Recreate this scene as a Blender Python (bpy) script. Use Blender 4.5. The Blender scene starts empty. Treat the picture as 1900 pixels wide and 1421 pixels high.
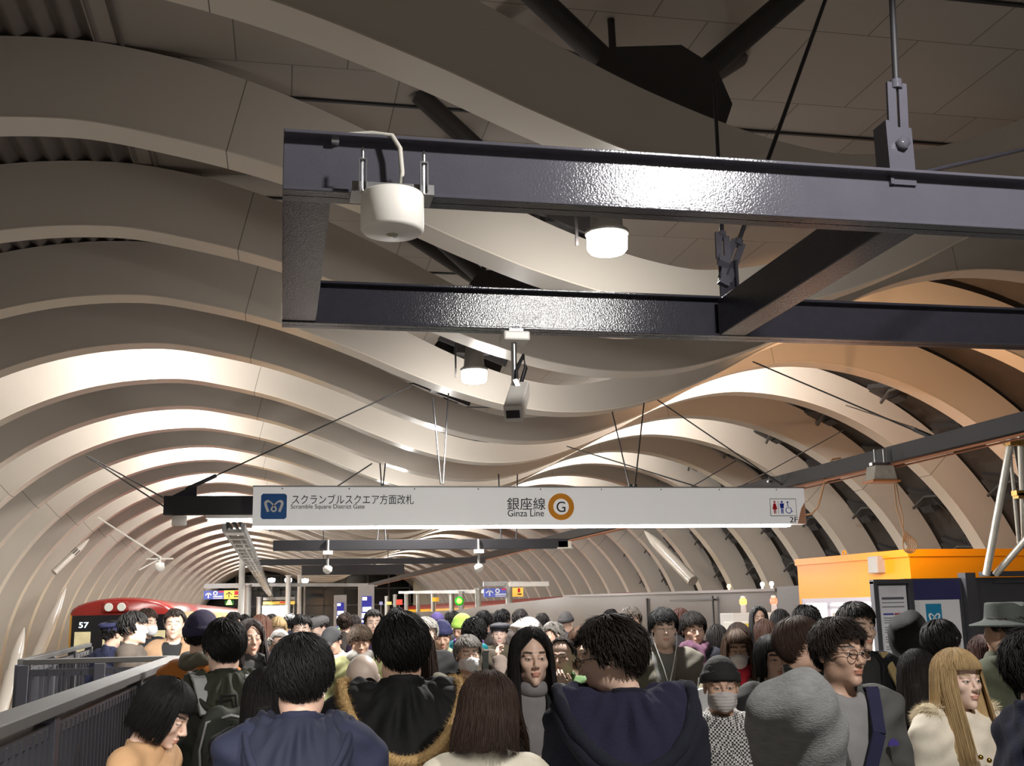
import bpy, math, random
import numpy as np
from mathutils import Vector, Matrix
random.seed(7); rng = np.random.default_rng(7)
SC = bpy.context.scene; COL = SC.collection
PI = math.pi
HC = 1.75                                   # lens height above the platform
# ---------------------------------------------------------------- camera
FPX, CX, CY = 2066.0, 950.0, 710.5          # focal length in pixels of the 1900 x 1421 frame
def _cam():
    p1 = np.array([520 - CX, -(1138 - CY), -FPX]); y = p1 / np.linalg.norm(p1)
    p2 = p1 + np.array([1000, 19.5, 0]); z = np.cross(p2, p1); z /= np.linalg.norm(z)
    if z[1] < 0: z = -z
    return np.stack([np.cross(y, z), y, z], 1)
CM = _cam()
cam = bpy.data.objects.new('camera', bpy.data.cameras.new('camera')); COL.objects.link(cam)
cam.data.sensor_width = 36; cam.data.lens = 36 * FPX / 1900; cam.data.clip_start = .05; cam.data.clip_end = 400
_m = Matrix.Identity(4)
for _c in range(3):
    for _r in range(3): _m[_r][_c] = CM[_c][_r]
_m.translation = (0, 0, HC); cam.matrix_world = _m
SC.camera = cam
def ray(px, py): return CM.T @ np.array([px - CX, -(py - CY), -FPX])
def at(px, py, Y):                           # the point of the place seen at a pixel, on the cross-section Y metres ahead
    d = ray(px, py); d = d * Y / d[1]; return Vector((d[0], d[1], d[2] + HC))
# ---------------------------------------------------------------- world, lamps, exposure
w = bpy.data.worlds.new('night'); SC.world = w; w.use_nodes = True
w.node_tree.nodes['Background'].inputs[0].default_value = (.55, .6, .7, 1)
w.node_tree.nodes['Background'].inputs[1].default_value = .004
SC.view_settings.view_transform = 'Standard'; SC.view_settings.look = 'None'
SC.view_settings.gamma = 1; SC.view_settings.use_curve_mapping = False
SC.view_settings.exposure = 0.27
def lamp(kind, loc, power, color=(1, .95, .88), size=.06, aim=None, angle=120, blend=.6, size_y=None):
    l = bpy.data.lights.new('lamp', kind); l.energy = power; l.color = color
    if kind == 'AREA':
        l.shape = 'RECTANGLE'; l.size = size; l.size_y = size_y or size
    else: l.shadow_soft_size = size
    if kind == 'SPOT': l.spot_size = math.radians(angle); l.spot_blend = blend
    o = bpy.data.objects.new('lamp', l); COL.objects.link(o); o.location = loc
    if aim is not None: o.rotation_euler = (Vector(aim) - Vector(loc)).to_track_quat('-Z', 'Y').to_euler()
    return o
WHITE = (1, .97, .925)
for y in (7.4, 12.4, 17.4, 22.4, 27.4):           # the floodlights under the valley of the roof
    lamp('POINT', (2.2, y, 4.2), 60, WHITE, .1)
    lamp('SPOT', (2.2, y, 4.18), 850, WHITE, .1, (2.2, y + .3, 0), 140, .5)
lamp('SPOT', (1.9, 1.2, 3.92), 360, WHITE, .1, (1.9, 1.7, 0), 158, .15)   # the one above the camera that glints on the near frame
for k in range(16):                                               # downlights high in every second bay, in both lobes
    y = 16.85 + 5 * k
    lamp('POINT', (-2.35, y, 5.9), 310, WHITE, .11)
    lamp('POINT', (7.6, y, 5.9), 310, WHITE, .11)
for k in range(-2, 13):                                            # added crowd fill: line lights along both gantries and on behind the camera
    lamp('AREA', (-.8, 9 + 7 * k, 2.62), 170, WHITE, .12, (-2.6, 9 + 7 * k, 0), size_y=3)
    lamp('AREA', (5.6, 6 + 7 * k, 2.72), 170 if k > -1 else 330, WHITE, .12, (7.0, 6 + 7 * k, 0), size_y=3)
lamp('SPOT', (7.0, 12.2, 3.1), 650, (1, .58, .3), .1, (9.0, 16.1, 5.6), 120, .8)   # added warm spot, imitates orange bounce off the kiosk on one rib
# ---------------------------------------------------------------- materials
def srgb(r, g, b):
    return tuple((c / 255 / 12.92 if c / 255 <= .04045 else ((c / 255 + .055) / 1.055) ** 2.4) for c in (r, g, b))
def mat(name, col, rough=.5, metal=0., bump=0., bscale=60., emit=0., ecol=None, spec=.5, noise=0., nscale=4., stretch=None, sheen=0., alpha=None):
    m = bpy.data.materials.new(name); m.use_nodes = True; nt = m.node_tree; b = nt.nodes['Principled BSDF']
    I = b.inputs
    I['Base Color'].default_value = (*col, 1); I['Roughness'].default_value = rough; I['Metallic'].default_value = metal
    I['Specular IOR Level'].default_value = spec
    if sheen: I['Sheen Weight'].default_value = sheen
    if emit: I['Emission Color'].default_value = (*(ecol or col), 1); I['Emission Strength'].default_value = emit
    if alpha is not None: I['Alpha'].default_value = alpha
    if bump or noise:
        tc = nt.nodes.new('ShaderNodeTexCoord'); mp = nt.nodes.new('ShaderNodeMapping'); nt.links.new(tc.outputs['Object'], mp.inputs[0])
        if stretch: mp.inputs['Scale'].default_value = stretch
    if bump:
        n = nt.nodes.new('ShaderNodeTexNoise'); n.inputs['Scale'].default_value = bscale; n.inputs['Detail'].default_value = 3
        nt.links.new(mp.outputs[0], n.inputs['Vector'])
        bp = nt.nodes.new('ShaderNodeBump'); bp.inputs['Strength'].default_value = bump; bp.inputs['Distance'].default_value = .01
        nt.links.new(n.outputs['Fac'], bp.inputs['Height']); nt.links.new(bp.outputs[0], I['Normal'])
    if noise:
        n2 = nt.nodes.new('ShaderNodeTexNoise'); n2.inputs['Scale'].default_value = nscale; n2.inputs['Detail'].default_value = 4
        nt.links.new(mp.outputs[0], n2.inputs['Vector'])
        mx = nt.nodes.new('ShaderNodeMix'); mx.data_type = 'RGBA'
        mx.inputs[6].default_value = (*[c * (1 - noise) for c in col], 1); mx.inputs[7].default_value = (*[min(1, c * (1 + noise)) for c in col], 1)
        nt.links.new(n2.outputs['Fac'], mx.inputs[0]); nt.links.new(mx.outputs[2], I['Base Color'])
    return m
_mc = {}
def cloth(rgb, rough=.85, kind='cloth', noise=.18):
    k = (rgb, rough, kind)
    if k not in _mc:
        if kind == 'nylon': _mc[k] = mat('nylon', srgb(*rgb), .75, spec=.2, bump=.35, bscale=26, noise=.12, nscale=9)
        elif kind == 'wool': _mc[k] = mat('wool', srgb(*rgb), .95, bump=.45, bscale=260, noise=.3, nscale=120)
        else: _mc[k] = mat('cloth', srgb(*rgb), rough, bump=.16, bscale=190, noise=noise, nscale=14)
    return _mc[k]
def hairmat(rgb, grey=False):
    k = ('hair', rgb)
    if k not in _mc: _mc[k] = mat('hair', srgb(*rgb), .6, bump=.15, bscale=140, noise=.3, nscale=60, spec=.25, stretch=(1, 1, .25))
    return _mc[k]
RIB = mat('rib_panel', (.52, .475, .42), .24, bump=.03, bscale=4, noise=.03, nscale=1.5)
_b = RIB.node_tree.nodes['Principled BSDF']; _b.inputs['Coat Weight'].default_value = .3; _b.inputs['Coat Roughness'].default_value = .06
RIBEDGE = mat('rib_edge', (.6, .54, .46), .3, noise=.05, nscale=1.2)  # flanges paler than the faces: light from below put into the colour
JOINT = mat('joint_gap', (.16, .14, .12), .8)
DARK = mat('dark_steel_paint', (.035, .034, .044), .13, spec=.35, bump=.11, bscale=150, noise=.15, nscale=20)
MATTE = mat('matt_dark_steel', (.017, .016, .02), .55, noise=.15)
NEARP = mat('glossy_grey_paint', (.075, .072, .09), .11, bump=.11, bscale=150, noise=.1, nscale=12)
BLACK = mat('black', (.012, .012, .014), .5)
STRUT = mat('dark_brown_steel', (.03, .026, .026), .5, noise=.2)
STEEL = mat('zinc_steel', (.55, .55, .56), .3, 1., noise=.2, nscale=30)
WPLAS = mat('white_plastic', (.8, .77, .72), .38)
GREYM = mat('grey_metal', (.35, .35, .35), .45, .3, noise=.1)
LIT = mat('lit_tube', (1, 1, 1), .4, emit=14, ecol=(1, .97, 1))
GLOW = mat('lamp_lens', (1, 1, 1), .4, emit=60, ecol=(1, .97, .92))
# ---------------------------------------------------------------- mesh collector
class MB:
    def __init__(s): s.v = []; s.f = []; s.m = []; s.sm = []
    def add(s, vs, fs, mi=0, smooth=False):
        o = len(s.v); s.v += [tuple(map(float, v)) for v in vs]
        for f in fs: s.f.append(tuple(i + o for i in f)); s.m.append(mi); s.sm.append(smooth)
        return s
    def box(s, c, d, rot=None, mi=0):
        c = Vector(c); q = []
        for x in (-.5, .5):
            for y in (-.5, .5):
                for z in (-.5, .5):
                    p = Vector((x * d[0], y * d[1], z * d[2])); q.append(c + (rot @ p if rot else p))
        return s.add(q, [(0, 1, 3, 2), (4, 6, 7, 5), (0, 4, 5, 1), (2, 3, 7, 6), (0, 2, 6, 4), (1, 5, 7, 3)], mi)
    def bar(s, a, b, wd, h, mi=0, up=(0, 0, 1)):
        a, b = Vector(a), Vector(b); y = (b - a).normalized(); x = y.cross(Vector(up))
        if x.length < 1e-4: x = y.cross(Vector((1, 0, 0)))
        x.normalize(); z = x.cross(y)
        return s.box((a + b) / 2, (wd, (b - a).length, h), Matrix((x, y, z)).transposed(), mi)
    def tube(s, pts, r, n=10, mi=0, cap=True):
        pts = [Vector(p) for p in pts]; k = len(pts); rs = r if isinstance(r, (list, tuple)) else [r] * k
        vs = []; nx = None
        for i, p in enumerate(pts):
            t = (pts[min(i + 1, k - 1)] - pts[max(i - 1, 0)]).normalized()
            if nx is None:
                nx = t.cross(Vector((0, 0, 1)))
                if nx.length < 1e-3: nx = t.cross(Vector((1, 0, 0)))
            nx = (nx - t * nx.dot(t)).normalized(); ny = t.cross(nx)
            for j in range(n):
                a = 2 * PI * j / n; vs.append(p + (nx * math.cos(a) + ny * math.sin(a)) * rs[i])
        fs = [(i * n + j, i * n + (j + 1) % n, (i + 1) * n + (j + 1) % n, (i + 1) * n + j) for i in range(k - 1) for j in range(n)]
        s.add(vs, fs, mi, True)
        if cap:
            s.add(vs[:n], [tuple(range(n))[::-1]], mi); s.add(vs[-n:], [tuple(range(n))], mi)
        return s
    def lathe(s, c, prof, n=24, axis=(0, 0, 1), mi=0):
        ax = Vector(axis).normalized(); u = ax.orthogonal().normalized(); v = ax.cross(u); c = Vector(c)
        vs = [c + ax * h + (u * math.cos(2 * PI * j / n) + v * math.sin(2 * PI * j / n)) * r for r, h in prof for j in range(n)]
        k = len(prof)
        return s.add(vs, [(i * n + j, i * n + (j + 1) % n, (i + 1) * n + (j + 1) % n, (i + 1) * n + j) for i in range(k - 1) for j in range(n)], mi, True)
    def prism(s, poly, a, b, mi=0):           # poly: 3-D points, extruded along vector b-a given as offset
        off = Vector(b); q = [Vector(p) + Vector(a) for p in poly]; n = len(q)
        s.add(q + [p + off for p in q], [tuple(range(n))[::-1], tuple(range(n, 2 * n))] + [(i, (i + 1) % n, n + (i + 1) % n, n + i) for i in range(n)], mi)
        return s
    def build(s, name, mats, parent=None, bevel=0., local=False):
        me = bpy.data.meshes.new(name)
        o_ = Vector((0, 0, 0)) if (parent is None or local) else wloc(parent)
        me.from_pydata([(v[0] - o_[0], v[1] - o_[1], v[2] - o_[2]) for v in s.v], [], s.f)
        for m in (mats if isinstance(mats, (list, tuple)) else [mats]): me.materials.append(m)
        me.polygons.foreach_set('material_index', s.m); me.polygons.foreach_set('use_smooth', s.sm); me.update()
        o = bpy.data.objects.new(name, me); COL.objects.link(o)
        if parent is not None: o.parent = parent
        if bevel:
            b = o.modifiers.new('bevel', 'BEVEL'); b.width = bevel; b.segments = 2; b.limit_method = 'ANGLE'
        return o
def wloc(o):
    l = Vector(o.location)
    while o.parent is not None: o = o.parent; l += Vector(o.location)
    return l
def tag(o, label=None, cat=None, group=None, kind=None):
    if label: o['label'] = label
    if cat: o['category'] = cat
    if group: o['group'] = group
    if kind: o['kind'] = kind
    return o
def thing(name, label, cat, loc=(0, 0, 0), group=None):
    o = bpy.data.objects.new(name, None); COL.objects.link(o); o.location = loc; o.empty_display_size = .1
    return tag(o, label, cat, group)
def recentre(o):                              # moves a lone mesh's origin to the middle of its base
    me = o.data; n = len(me.vertices); a = np.empty(n * 3, np.float32); me.vertices.foreach_get('co', a); a = a.reshape(-1, 3)
    c = (a.min(0) + a.max(0)) / 2; c[2] = a[:, 2].min(); me.vertices.foreach_set('co', (a - c).ravel()); me.update(); o.location = Vector(c.tolist()); return o
def solo(mb, name, mats, label, cat, group=None, bevel=0.): return tag(recentre(mb.build(name, mats, None, bevel)), label, cat, group)
def text(body, loc, width=None, height=None, m=None, parent=None, name='lettering', rotz=0., align='LEFT', rotx=PI / 2):
    c = bpy.data.curves.new(name, 'FONT'); c.body = body; c.size = 1; c.extrude = .002; c.align_x = align; c.materials.append(m)
    o = bpy.data.objects.new(name, c); COL.objects.link(o); bpy.context.view_layer.update()
    dx, dy = max(o.dimensions.x, 1e-3), max(o.dimensions.y, 1e-3)
    sx = width / dx if width else height / dy; sy = height / dy if height else sx
    c.extrude = .002 / max(sy, .01)
    bpy.context.view_layer.update(); me = bpy.data.meshes.new_from_object(o.evaluated_get(bpy.context.evaluated_depsgraph_get())); bpy.data.objects.remove(o); o = bpy.data.objects.new(name, me); COL.objects.link(o)
    o.scale = (sx, sy, sy if sy < 1 else 1); o.rotation_euler = (rotx, 0, rotz)
    if parent is not None: o.parent = parent; o.location = Vector(loc) - wloc(parent)
    else: o.location = loc
    return o
# ================================================================ THE SETTING
FL = mat('platform_floor', (.11, .105, .1), .45, noise=.2, nscale=2)
MB().box((3.3, 48, -.1), (11.6, 130, .2)).build('floor', FL)['kind'] = 'structure'
BED = mat('track_bed', (.06, .055, .05), .9, bump=.5, bscale=20, noise=.3)
for nm, x, wd in (('trim_1', -5.3, 5.4), ('trim_2', 12.2, 6.0)):
    MB().box((x, 48, -1.15), (wd, 130, .2)).build(nm, BED)['kind'] = 'structure'
LW = mat('white_roof_lining', (.6, .56, .5), .6, noise=.06, nscale=1)
CORR = mat('corrugated_deck', (.17, .14, .125), .6, noise=.12, nscale=2)
RW = mat('dark_outer_cladding', (.055, .046, .04), .7, noise=.4, nscale=2.5)
def ceilmat():
    m = mat('ceiling_board', (.3, .26, .225), .75, noise=.1, nscale=1.2); nt = m.node_tree; b = nt.nodes['Principled BSDF']
    tc = nt.nodes.new('ShaderNodeTexCoord'); br = nt.nodes.new('ShaderNodeTexBrick'); nt.links.new(tc.outputs['Object'], br.inputs['Vector'])
    br.offset = .5; br.inputs['Scale'].default_value = 1; br.inputs['Brick Width'].default_value = .91; br.inputs['Row Height'].default_value = 1.25
    br.inputs['Mortar Size'].default_value = .006; br.inputs['Color1'].default_value = (.3, .26, .225, 1); br.inputs['Color2'].default_value = (.275, .24, .205, 1)
    br.inputs['Mortar'].default_value = (.12, .1, .09, 1); nt.links.new(br.outputs['Color'], b.inputs['Base Color']); return m
CB = ceilmat(); ZC = 4.48 + HC
MB().box((3.15, 46, ZC + .05), (9.4, 130, .1)).build('ceiling', CB)['kind'] = 'structure'
# roof profile: underside of the M-shaped ribs, in metres across (X) and above the lens (Z)
CP = np.array([(-1.75, 3.8), (-1, 3.71), (-.1, 3.51), (.8, 3.2), (1.43, 2.94), (2.06, 2.71), (2.8, 2.52), (3.5, 2.45), (4.2, 2.51), (4.9, 2.71), (5.6, 3.0), (6.5, 3.45), (7.3, 3.69), (8.1, 3.78)])
def hermite(P, n=6):
    out = []
    for i in range(len(P) - 1):
        p0, p1, p2, p3 = P[max(i - 1, 0)], P[i], P[i + 1], P[min(i + 2, len(P) - 1)]
        t1 = (p2 - p0) / max(p2[0] - p0[0], 1e-6) * (p2[0] - p1[0]); t2 = (p3 - p1) / max(p3[0] - p1[0], 1e-6) * (p2[0] - p1[0])
        if i == 0: t1 = np.array([p2[0] - p1[0], 0])
        if i == len(P) - 2: t2 = np.array([p2[0] - p1[0], 0])
        for k in range(n):
            t = k / n; out.append((2*t**3-3*t**2+1) * p1 + (t**3-2*t**2+t) * t1 + (-2*t**3+3*t**2) * p2 + (t**3-t**2) * t2)
    return out + [P[-1]]
PR = [np.array((-6.95, -2.6)), np.array((-6.95, -2.0))]
PR += [np.array((-1.75 + 5.2 * math.cos(a), -1.4 + 5.2 * math.sin(a))) for a in np.linspace(PI, PI / 2, 40)[:-1]]
PR += hermite(CP)
PR += [np.array((8.1 + 5.2 * math.cos(a), -1.42 + 5.2 * math.sin(a))) for a in np.linspace(PI / 2, 0, 40)[1:]] + [np.array((13.3, -2.0)), np.array((13.3, -2.6))]
for sx, sz in ((-.62, 0), (7.5, 0), (-5.35, 2.3), (11.65, 2.3)):               # panel joints
    j = min(range(len(PR)), key=lambda i: abs(PR[i][0] - sx)); a, b = PR[j], PR[j + 1]
    PR[j + 1:j + 1] = [a + (b - a) * .30, a + (b - a) * .36]
PR = np.array(PR)
_t = np.gradient(PR, axis=0); _t /= np.linalg.norm(_t, axis=1)[:, None]; PN = np.stack([-_t[:, 1], _t[:, 0]], 1)
def depth(x): return .35 + .33 * float(np.clip(abs(x - 3.4) / 4.3, 0, 1)) ** 1.2
RD = np.array([depth(p[0]) for p in PR])
JT = np.zeros(len(PR) - 1, bool)
for i in range(len(PR) - 1):
    L = np.linalg.norm(PR[i + 1] - PR[i])
    if L < .016: JT[i] = True
def rib_meshes():
    f, e = MB(), MB(); W, T = .35, .012
    n = len(PR); Q = PR + PN * RD[:, None]
    for (A, B, y) in ((PR + PN * T, Q, 0.), (PR + PN * T, Q, W)):
        vs = [(p[0], y, p[1] + HC) for p in A] + [(p[0], y, p[1] + HC) for p in B]
        for i in range(n - 1):
            q = (i, i + 1, n + i + 1, n + i) if y == 0 else (i + 1, i, n + i, n + i + 1)
            f.add([vs[k] for k in q], [(0, 1, 2, 3)], 1 if JT[i] else 0, False)
    vs = [(p[0], 0, p[1] + HC) for p in Q] + [(p[0], W, p[1] + HC) for p in Q]
    f.add(vs, [(i, i + 1, n + i + 1, n + i) for i in range(n - 1)], 0, True)
    A = PR; B = PR + PN * T; y0, y1 = -.006, W + .006
    vs = [(p[0], y, p[1] + HC) for (P, y) in ((A, y0), (A, y1), (B, y1), (B, y0)) for p in P]
    for a, b in ((1, 0), (2, 1), (3, 2), (0, 3)):
        for i in range(n - 1): e.add([vs[a * n + i], vs[a * n + i + 1], vs[b * n + i + 1], vs[b * n + i]], [(0, 1, 2, 3)], 1 if (JT[i]) else 0, False)
    return f, e
_f, _e = rib_meshes()
RIBY = [6.1 + 2.5 * k for k in range(40)]
ORD = 'nearest second third fourth fifth sixth seventh eighth ninth tenth eleventh twelfth'.split()
NOTE = ['cut by the top of the view', 'passing just behind the near hanging frame', 'passing under the drum-shaped light', 'its dip just behind the second floodlight',
        'tinted orange over the right-hand lobe', 'lit white with hot spots', 'its face in brown shade', 'lit white again behind a shaded one', 'shaded between two lit ones',
        'lit white, low over the long sign', 'shaded, low over the long sign', 'lit white, seen just above the long sign']
rib0 = None
for k, y in enumerate(RIBY):
    if rib0 is None:
        r = bpy.data.objects.new('roof_rib', None); COL.objects.link(r)
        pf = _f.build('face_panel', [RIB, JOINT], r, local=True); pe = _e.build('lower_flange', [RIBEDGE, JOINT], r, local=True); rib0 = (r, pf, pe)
    else:
        r = rib0[0].copy(); COL.objects.link(r)
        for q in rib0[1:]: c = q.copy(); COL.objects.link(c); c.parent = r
    r.location = (0, y, 0)
    if k < len(ORD): tag(r, f'white wave-shaped roof rib, {ORD[k]} from the camera, {NOTE[k]}', 'roof rib', 'wave-shaped roof ribs')
    else: tag(r, 'white wave-shaped roof rib among the tight far stripes of the tunnel beyond the long sign', 'roof rib', 'wave-shaped roof ribs')
# outer skin behind the ribs: pale on the left (corrugated over the lobe), dark on the right
def skin(name, ids, m, corr=0., y0=-4., y1=108., off=.0):
    mb = MB(); vs = []
    P = [PR[i] + PN[i] * (RD[i] + off) for i in ids]
    if corr:
        R = []; d = 0
        for a, b in zip(P[:-1], P[1:]):
            L = np.linalg.norm(b - a); n = max(1, int(L / .022))
            for q in range(n): R.append((a + (b - a) * q / n, d + L * q / n))
            d += L
        t = np.array([p for p, _ in R]); g = np.gradient(t, axis=0); g /= np.linalg.norm(g, axis=1)[:, None]
        P = [p + np.array((-gg[1], gg[0])) * corr * (1 - math.cos(2 * PI * s / .2)) for (p, s), gg in zip(R, g)]
    n = len(P)
    vs = [(p[0], y, p[1] + HC) for y in (y0, y1) for p in P]
    mb.add(vs, [(i, n + i, n + i + 1, i + 1) for i in range(n - 1)], 0, bool(corr))
    o = mb.build(name, m); o['kind'] = 'structure'; return o
ia = int(np.argmin(abs(PR[:, 0] + 1.45))); il = int(np.argmin(abs(PR[:, 0] + 3.7)))
ir = int(np.argmin(abs(PR[:, 0] - 7.9)))
skin('wall_left', range(0, il + 1), LW, off=.02)
skin('trim_3', range(il, ia + 2), CORR, corr=.035, off=.0)
skin('wall_right', range(ir - 1, len(PR)), RW, off=.12)
# far end of the hall: dark glazed screen with a pale wall panel beside it
NIGHT = mat('night_glass', (.02, .025, .03), .12)
MB().box((3.2, 107.5, 3), (22, .3, 9)).build('wall_back', NIGHT)['kind'] = 'structure'
t = MB(); PALE = mat('pale_board', (.62, .57, .45), .7)
t.box((13.6, 100, 3.4), (4.2, .3, 5.0)); t.build('trim_4', PALE)['kind'] = 'structure'
t = MB()
for k in range(9): t.bar((-4 + k * 2, 107.2, .2), (-4 + k * 2, 107.2, 6.2), .12, .15)
for z in (2.4, 3.9, 5.2): t.bar((-6, 107.2, z), (12.5, 107.2, z), .12, .12)
t.build('trim_5', mat('mullion', (.3, .3, .3), .5))['kind'] = 'structure'
for side, y in (('wall_front', -9),): MB().box((3.2, y, 2.5), (22, .3, 9)).build(side, mat('hall_back', (.3, .28, .25), .8))['kind'] = 'structure'
# slots across the ceiling between ribs
t = MB()
for y in RIBY[:12]: t.box((3.0, y + .75, ZC - .012), (8.6, .035, .02))
t.build('trim_6', BLACK)['kind'] = 'structure'
# ================================================================ OVERHEAD STEEL
# V struts from the valley of each rib up to the ceiling
def strut(y, label):
    r = thing('roof_strut', label, 'roof strut', (2.9, y + .5, 4.75), 'dark V-shaped roof struts')
    x0 = 2.45; zb = 3.32 + HC; yc = y + .62
    p = MB(); p.prism([(x0 - .52, 0, zb + .14), (x0 + .38, 0, zb - .2), (x0 + .44, 0, zb - .04), (x0 + .34, 0, zb + .22), (x0 + .1, 0, zb + .36), (x0 - .4, 0, zb + .3)], (0, y + .38, 0), (0, .05, 0))
    p.prism([(x0 - .52, 0, zb + .14), (x0 + .38, 0, zb - .2), (x0 + .44, 0, zb - .04), (x0 + .34, 0, zb + .22), (x0 + .1, 0, zb + .36), (x0 - .4, 0, zb + .3)], (0, y + .82, 0), (0, .05, 0))
    p.box((x0, yc, zb + .1), (.5, .4, .2)); p.build('node_plate', STRUT, r)
    for dx, dy in ((-1.35, -.1), (1.3, -.1), (-1.0, 1.2), (1.2, 1.3)):
        m = MB(); m.tube([(x0 + .18 * (1 if dx > 0 else -1), yc, zb + .15), (x0 + dx, yc + dy, ZC)], .085, 12); m.build('arm', STRUT, r)
for k in range(9):
    strut(RIBY[k], ['dark roof strut, largest, its bolted node at the top right of the view', 'dark roof strut behind the upper bar of the near hanging frame', 'dark V strut above the near frame between its two bars', 'dark V strut beside the second floodlight',
        'dark roof strut above the white security camera', 'dark roof strut in the valley below the security camera', 'dark roof strut in the valley, seventh from the camera', 'dark roof strut in the valley, eighth from the camera', 'dark roof strut in the valley, ninth from the camera'][k])
# near hanging frame
ZB = 1.18 + HC
fr = thing('ceiling_gantry', 'large dark grey steel frame of channel beams hanging nearest the camera', 'hanging frame', (1.9, 3.8, ZB))
def channel(name, a, b, out, h=.185, w_=.07, t_=.011, m=DARK, parent=None):
    a, b = Vector(a), Vector(b); y = (b - a).normalized(); o = Vector(out); mb = MB()
    up = Vector((0, 0, 1))
    mb.bar(a + up * h / 2, b + up * h / 2, t_, h); 
    for z in (t_ / 2, h - t_ / 2): mb.bar(a + up * z, b + up * z, w_ * 1.4, t_)
    return mb.build(name, m, parent, bevel=.003)
channel('near_beam', (-.02, 3.1, ZB), (4.2, 3.1, ZB), (0, 1, 0), m=NEARP, parent=fr)
channel('far_beam', (-.02, 4.6, ZB), (4.6, 4.6, ZB), (0, 1, 0), m=DARK, parent=fr)
t = MB(); t.box((.05, 3.86, ZB + .0925), (.14, 1.44, .175)); t.build('end_beam', DARK, fr, bevel=.004)
t = MB(); t.box((1.96, 3.85, ZB + .085), (.12, 1.42, .165)); t.build('cross_beam', DARK, fr, bevel=.004)
t = MB(); t.box((2.55, 3.09, ZB + .19), (.01, .01, .01))
def hanger(px0, py0, px1, py1, Y, top, lug=True, name='suspension_rod'):
    a = at(px1, py1, Y); b = Vector(top)
    d = (b - a).normalized(); m = MB()
    m.tube([a + d * .02, b], .0105, 10, 1)
    if lug:
        s = d.cross(Vector((0, 1, 0))).normalized()
        m.tube([a + d * .0, a + d * .03], .02, 10)
        for k in (-1, 1): m.bar(a - d * .2 + s * .02 * k, a + d * .02 + s * .02 * k, .03, .012, up=(0, 1, 0))
        m.bar(a - d * .23, a - d * .18, .05, .03, up=(0, 1, 0))
    m.build(name, [NEARP, MATTE], fr)
hanger(0, 0, 1663, 165, 3.1, at(1640, -320, 3.1))
hanger(0, 0, 1340, 440, 4.55, at(1325, 150, 5.6))
hanger(0, 0, 1368, 455, 4.6, at(1560, -80, 4.9))
lp = at(1672, 285, 3.09); t = MB(); t.box(lp + Vector((0, 0, -.01)), (.085, .012, .2)); t.box(lp + Vector((-.045, .03, 0)), (.012, .08, .22))
t.lathe(lp + Vector((0, -.008, .03)), [(0, -.02), (.022, -.02), (.022, .02), (0, .02)], 6, (0, 1, 0)); t.build('hanger_plate', NEARP, fr)
lp = at(1348, 510, 4.58); t = MB(); t.box(lp + Vector((0, 0, -.02)), (.07, .012, .17)); t.box(lp + Vector((.04, 0, -.02)), (.012, .06, .17)); t.build('hanger_plate', DARK, fr)
t = MB(); t.tube([at(1690, 325, 3.1), at(1910, 275, 3.6), at(2100, 235, 4.0)], .008, 8); t.build('brace_rod', DARK, fr)
t = MB()
pts = [at(620, 252, 3.08), at(690, 247, 3.07), at(728, 252, 3.05), at(742, 275, 3.04), at(746, 320, 3.04), at(742, 365, 3.04)]
# emergency light on the near beam
el = thing('emergency_light', 'white drum-shaped emergency light clamped under the left end of the near hanging beam', 'emergency light', at(728, 385, 3.05))
c = at(728, 370, 3.02); c.z = ZB - .012
h = MB(); h.lathe(c, [(0, -.0), (.086, -.0), (.09, -.006), (.09, -.105), (.082, -.114), (.02, -.12), (0, -.12)], 40); h.build('housing', WPLAS, el)
h = MB(); h.lathe(c + Vector((0, 0, -.118)), [(.02, 0), (.014, -.006), (0, -.008)], 16); h.build('lens', mat('clear_lens', (.35, .33, .25), .15), el)
h = MB(); h.box(c + Vector((0, .03, .004)), (.235, .1, .012)); h.box(c + Vector((0, -.02, .012)), (.235, .006, .03))
for k in (-1, 1):
    for s in (-1, 1): h.box(c + Vector((.087 * k + .01 * s, -.03, .045)), (.003, .024, .085))
    h.box(c + Vector((.087 * k, -.03, .088)), (.022, .024, .004)); h.tube([c + Vector((.087 * k, -.03, -.005)), c + Vector((.087 * k, -.03, .115))], .0045, 8); h.lathe(c + Vector((.087 * k, -.03, .115)), [(.006, 0), (.001, .012)], 8)
h.build('clamp', STEEL, el)
h = MB(); h.tube(pts, .0075, 8); h.build('cable', mat('pale_cable', (.5, .48, .43), .5), el)
cl = MB(); cl.box(at(622, 258, 3.085), (.022, .03, .034)); solo(cl, 'cable_clip', STEEL, 'small bright clip gripping the cable on top of the near hanging beam', 'cable clip')
# security camera under the far beam
q = at(958, 632, 4.55)
sc_ = thing('security_camera', 'white security camera on a short pole hanging under the far bar of the near frame', 'security camera', (q.x, q.y, ZB))
h = MB(); h.box((q.x, q.y + .04, q.z + .02), (.115, .12, .042)); h.build('junction_box', WPLAS, sc_, bevel=.008)
h = MB()
for k in (-1, 1): h.tube([(q.x + .015 * k, q.y + .02, q.z + .03), (q.x + .015 * k, q.y + .02, ZB)], .006, 8)
h.bar((q.x - .03, q.y + .02, ZB - .004), (q.x + .03, q.y + .02, ZB - .004), .05, .008)
h.build('clamp', STEEL, sc_)
p2 = at(950, 712, 4.56)
h = MB(); h.tube([(q.x - .006, q.y + .03, q.z), (q.x - .006, q.y + .03, p2.z)], .0125, 12); h.build('pole', STEEL, sc_)
a, b = at(966, 722, 4.62), at(952, 768, 4.35); d = (b - a).normalized()
h = MB(); h.bar(a, b, .078, .07); h.build('camera_body', WPLAS, sc_, bevel=.006)
h = MB(); h.bar(b - d * .0, b + d * .006, .055, .032); h.build('lens_window', BLACK, sc_)
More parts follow.
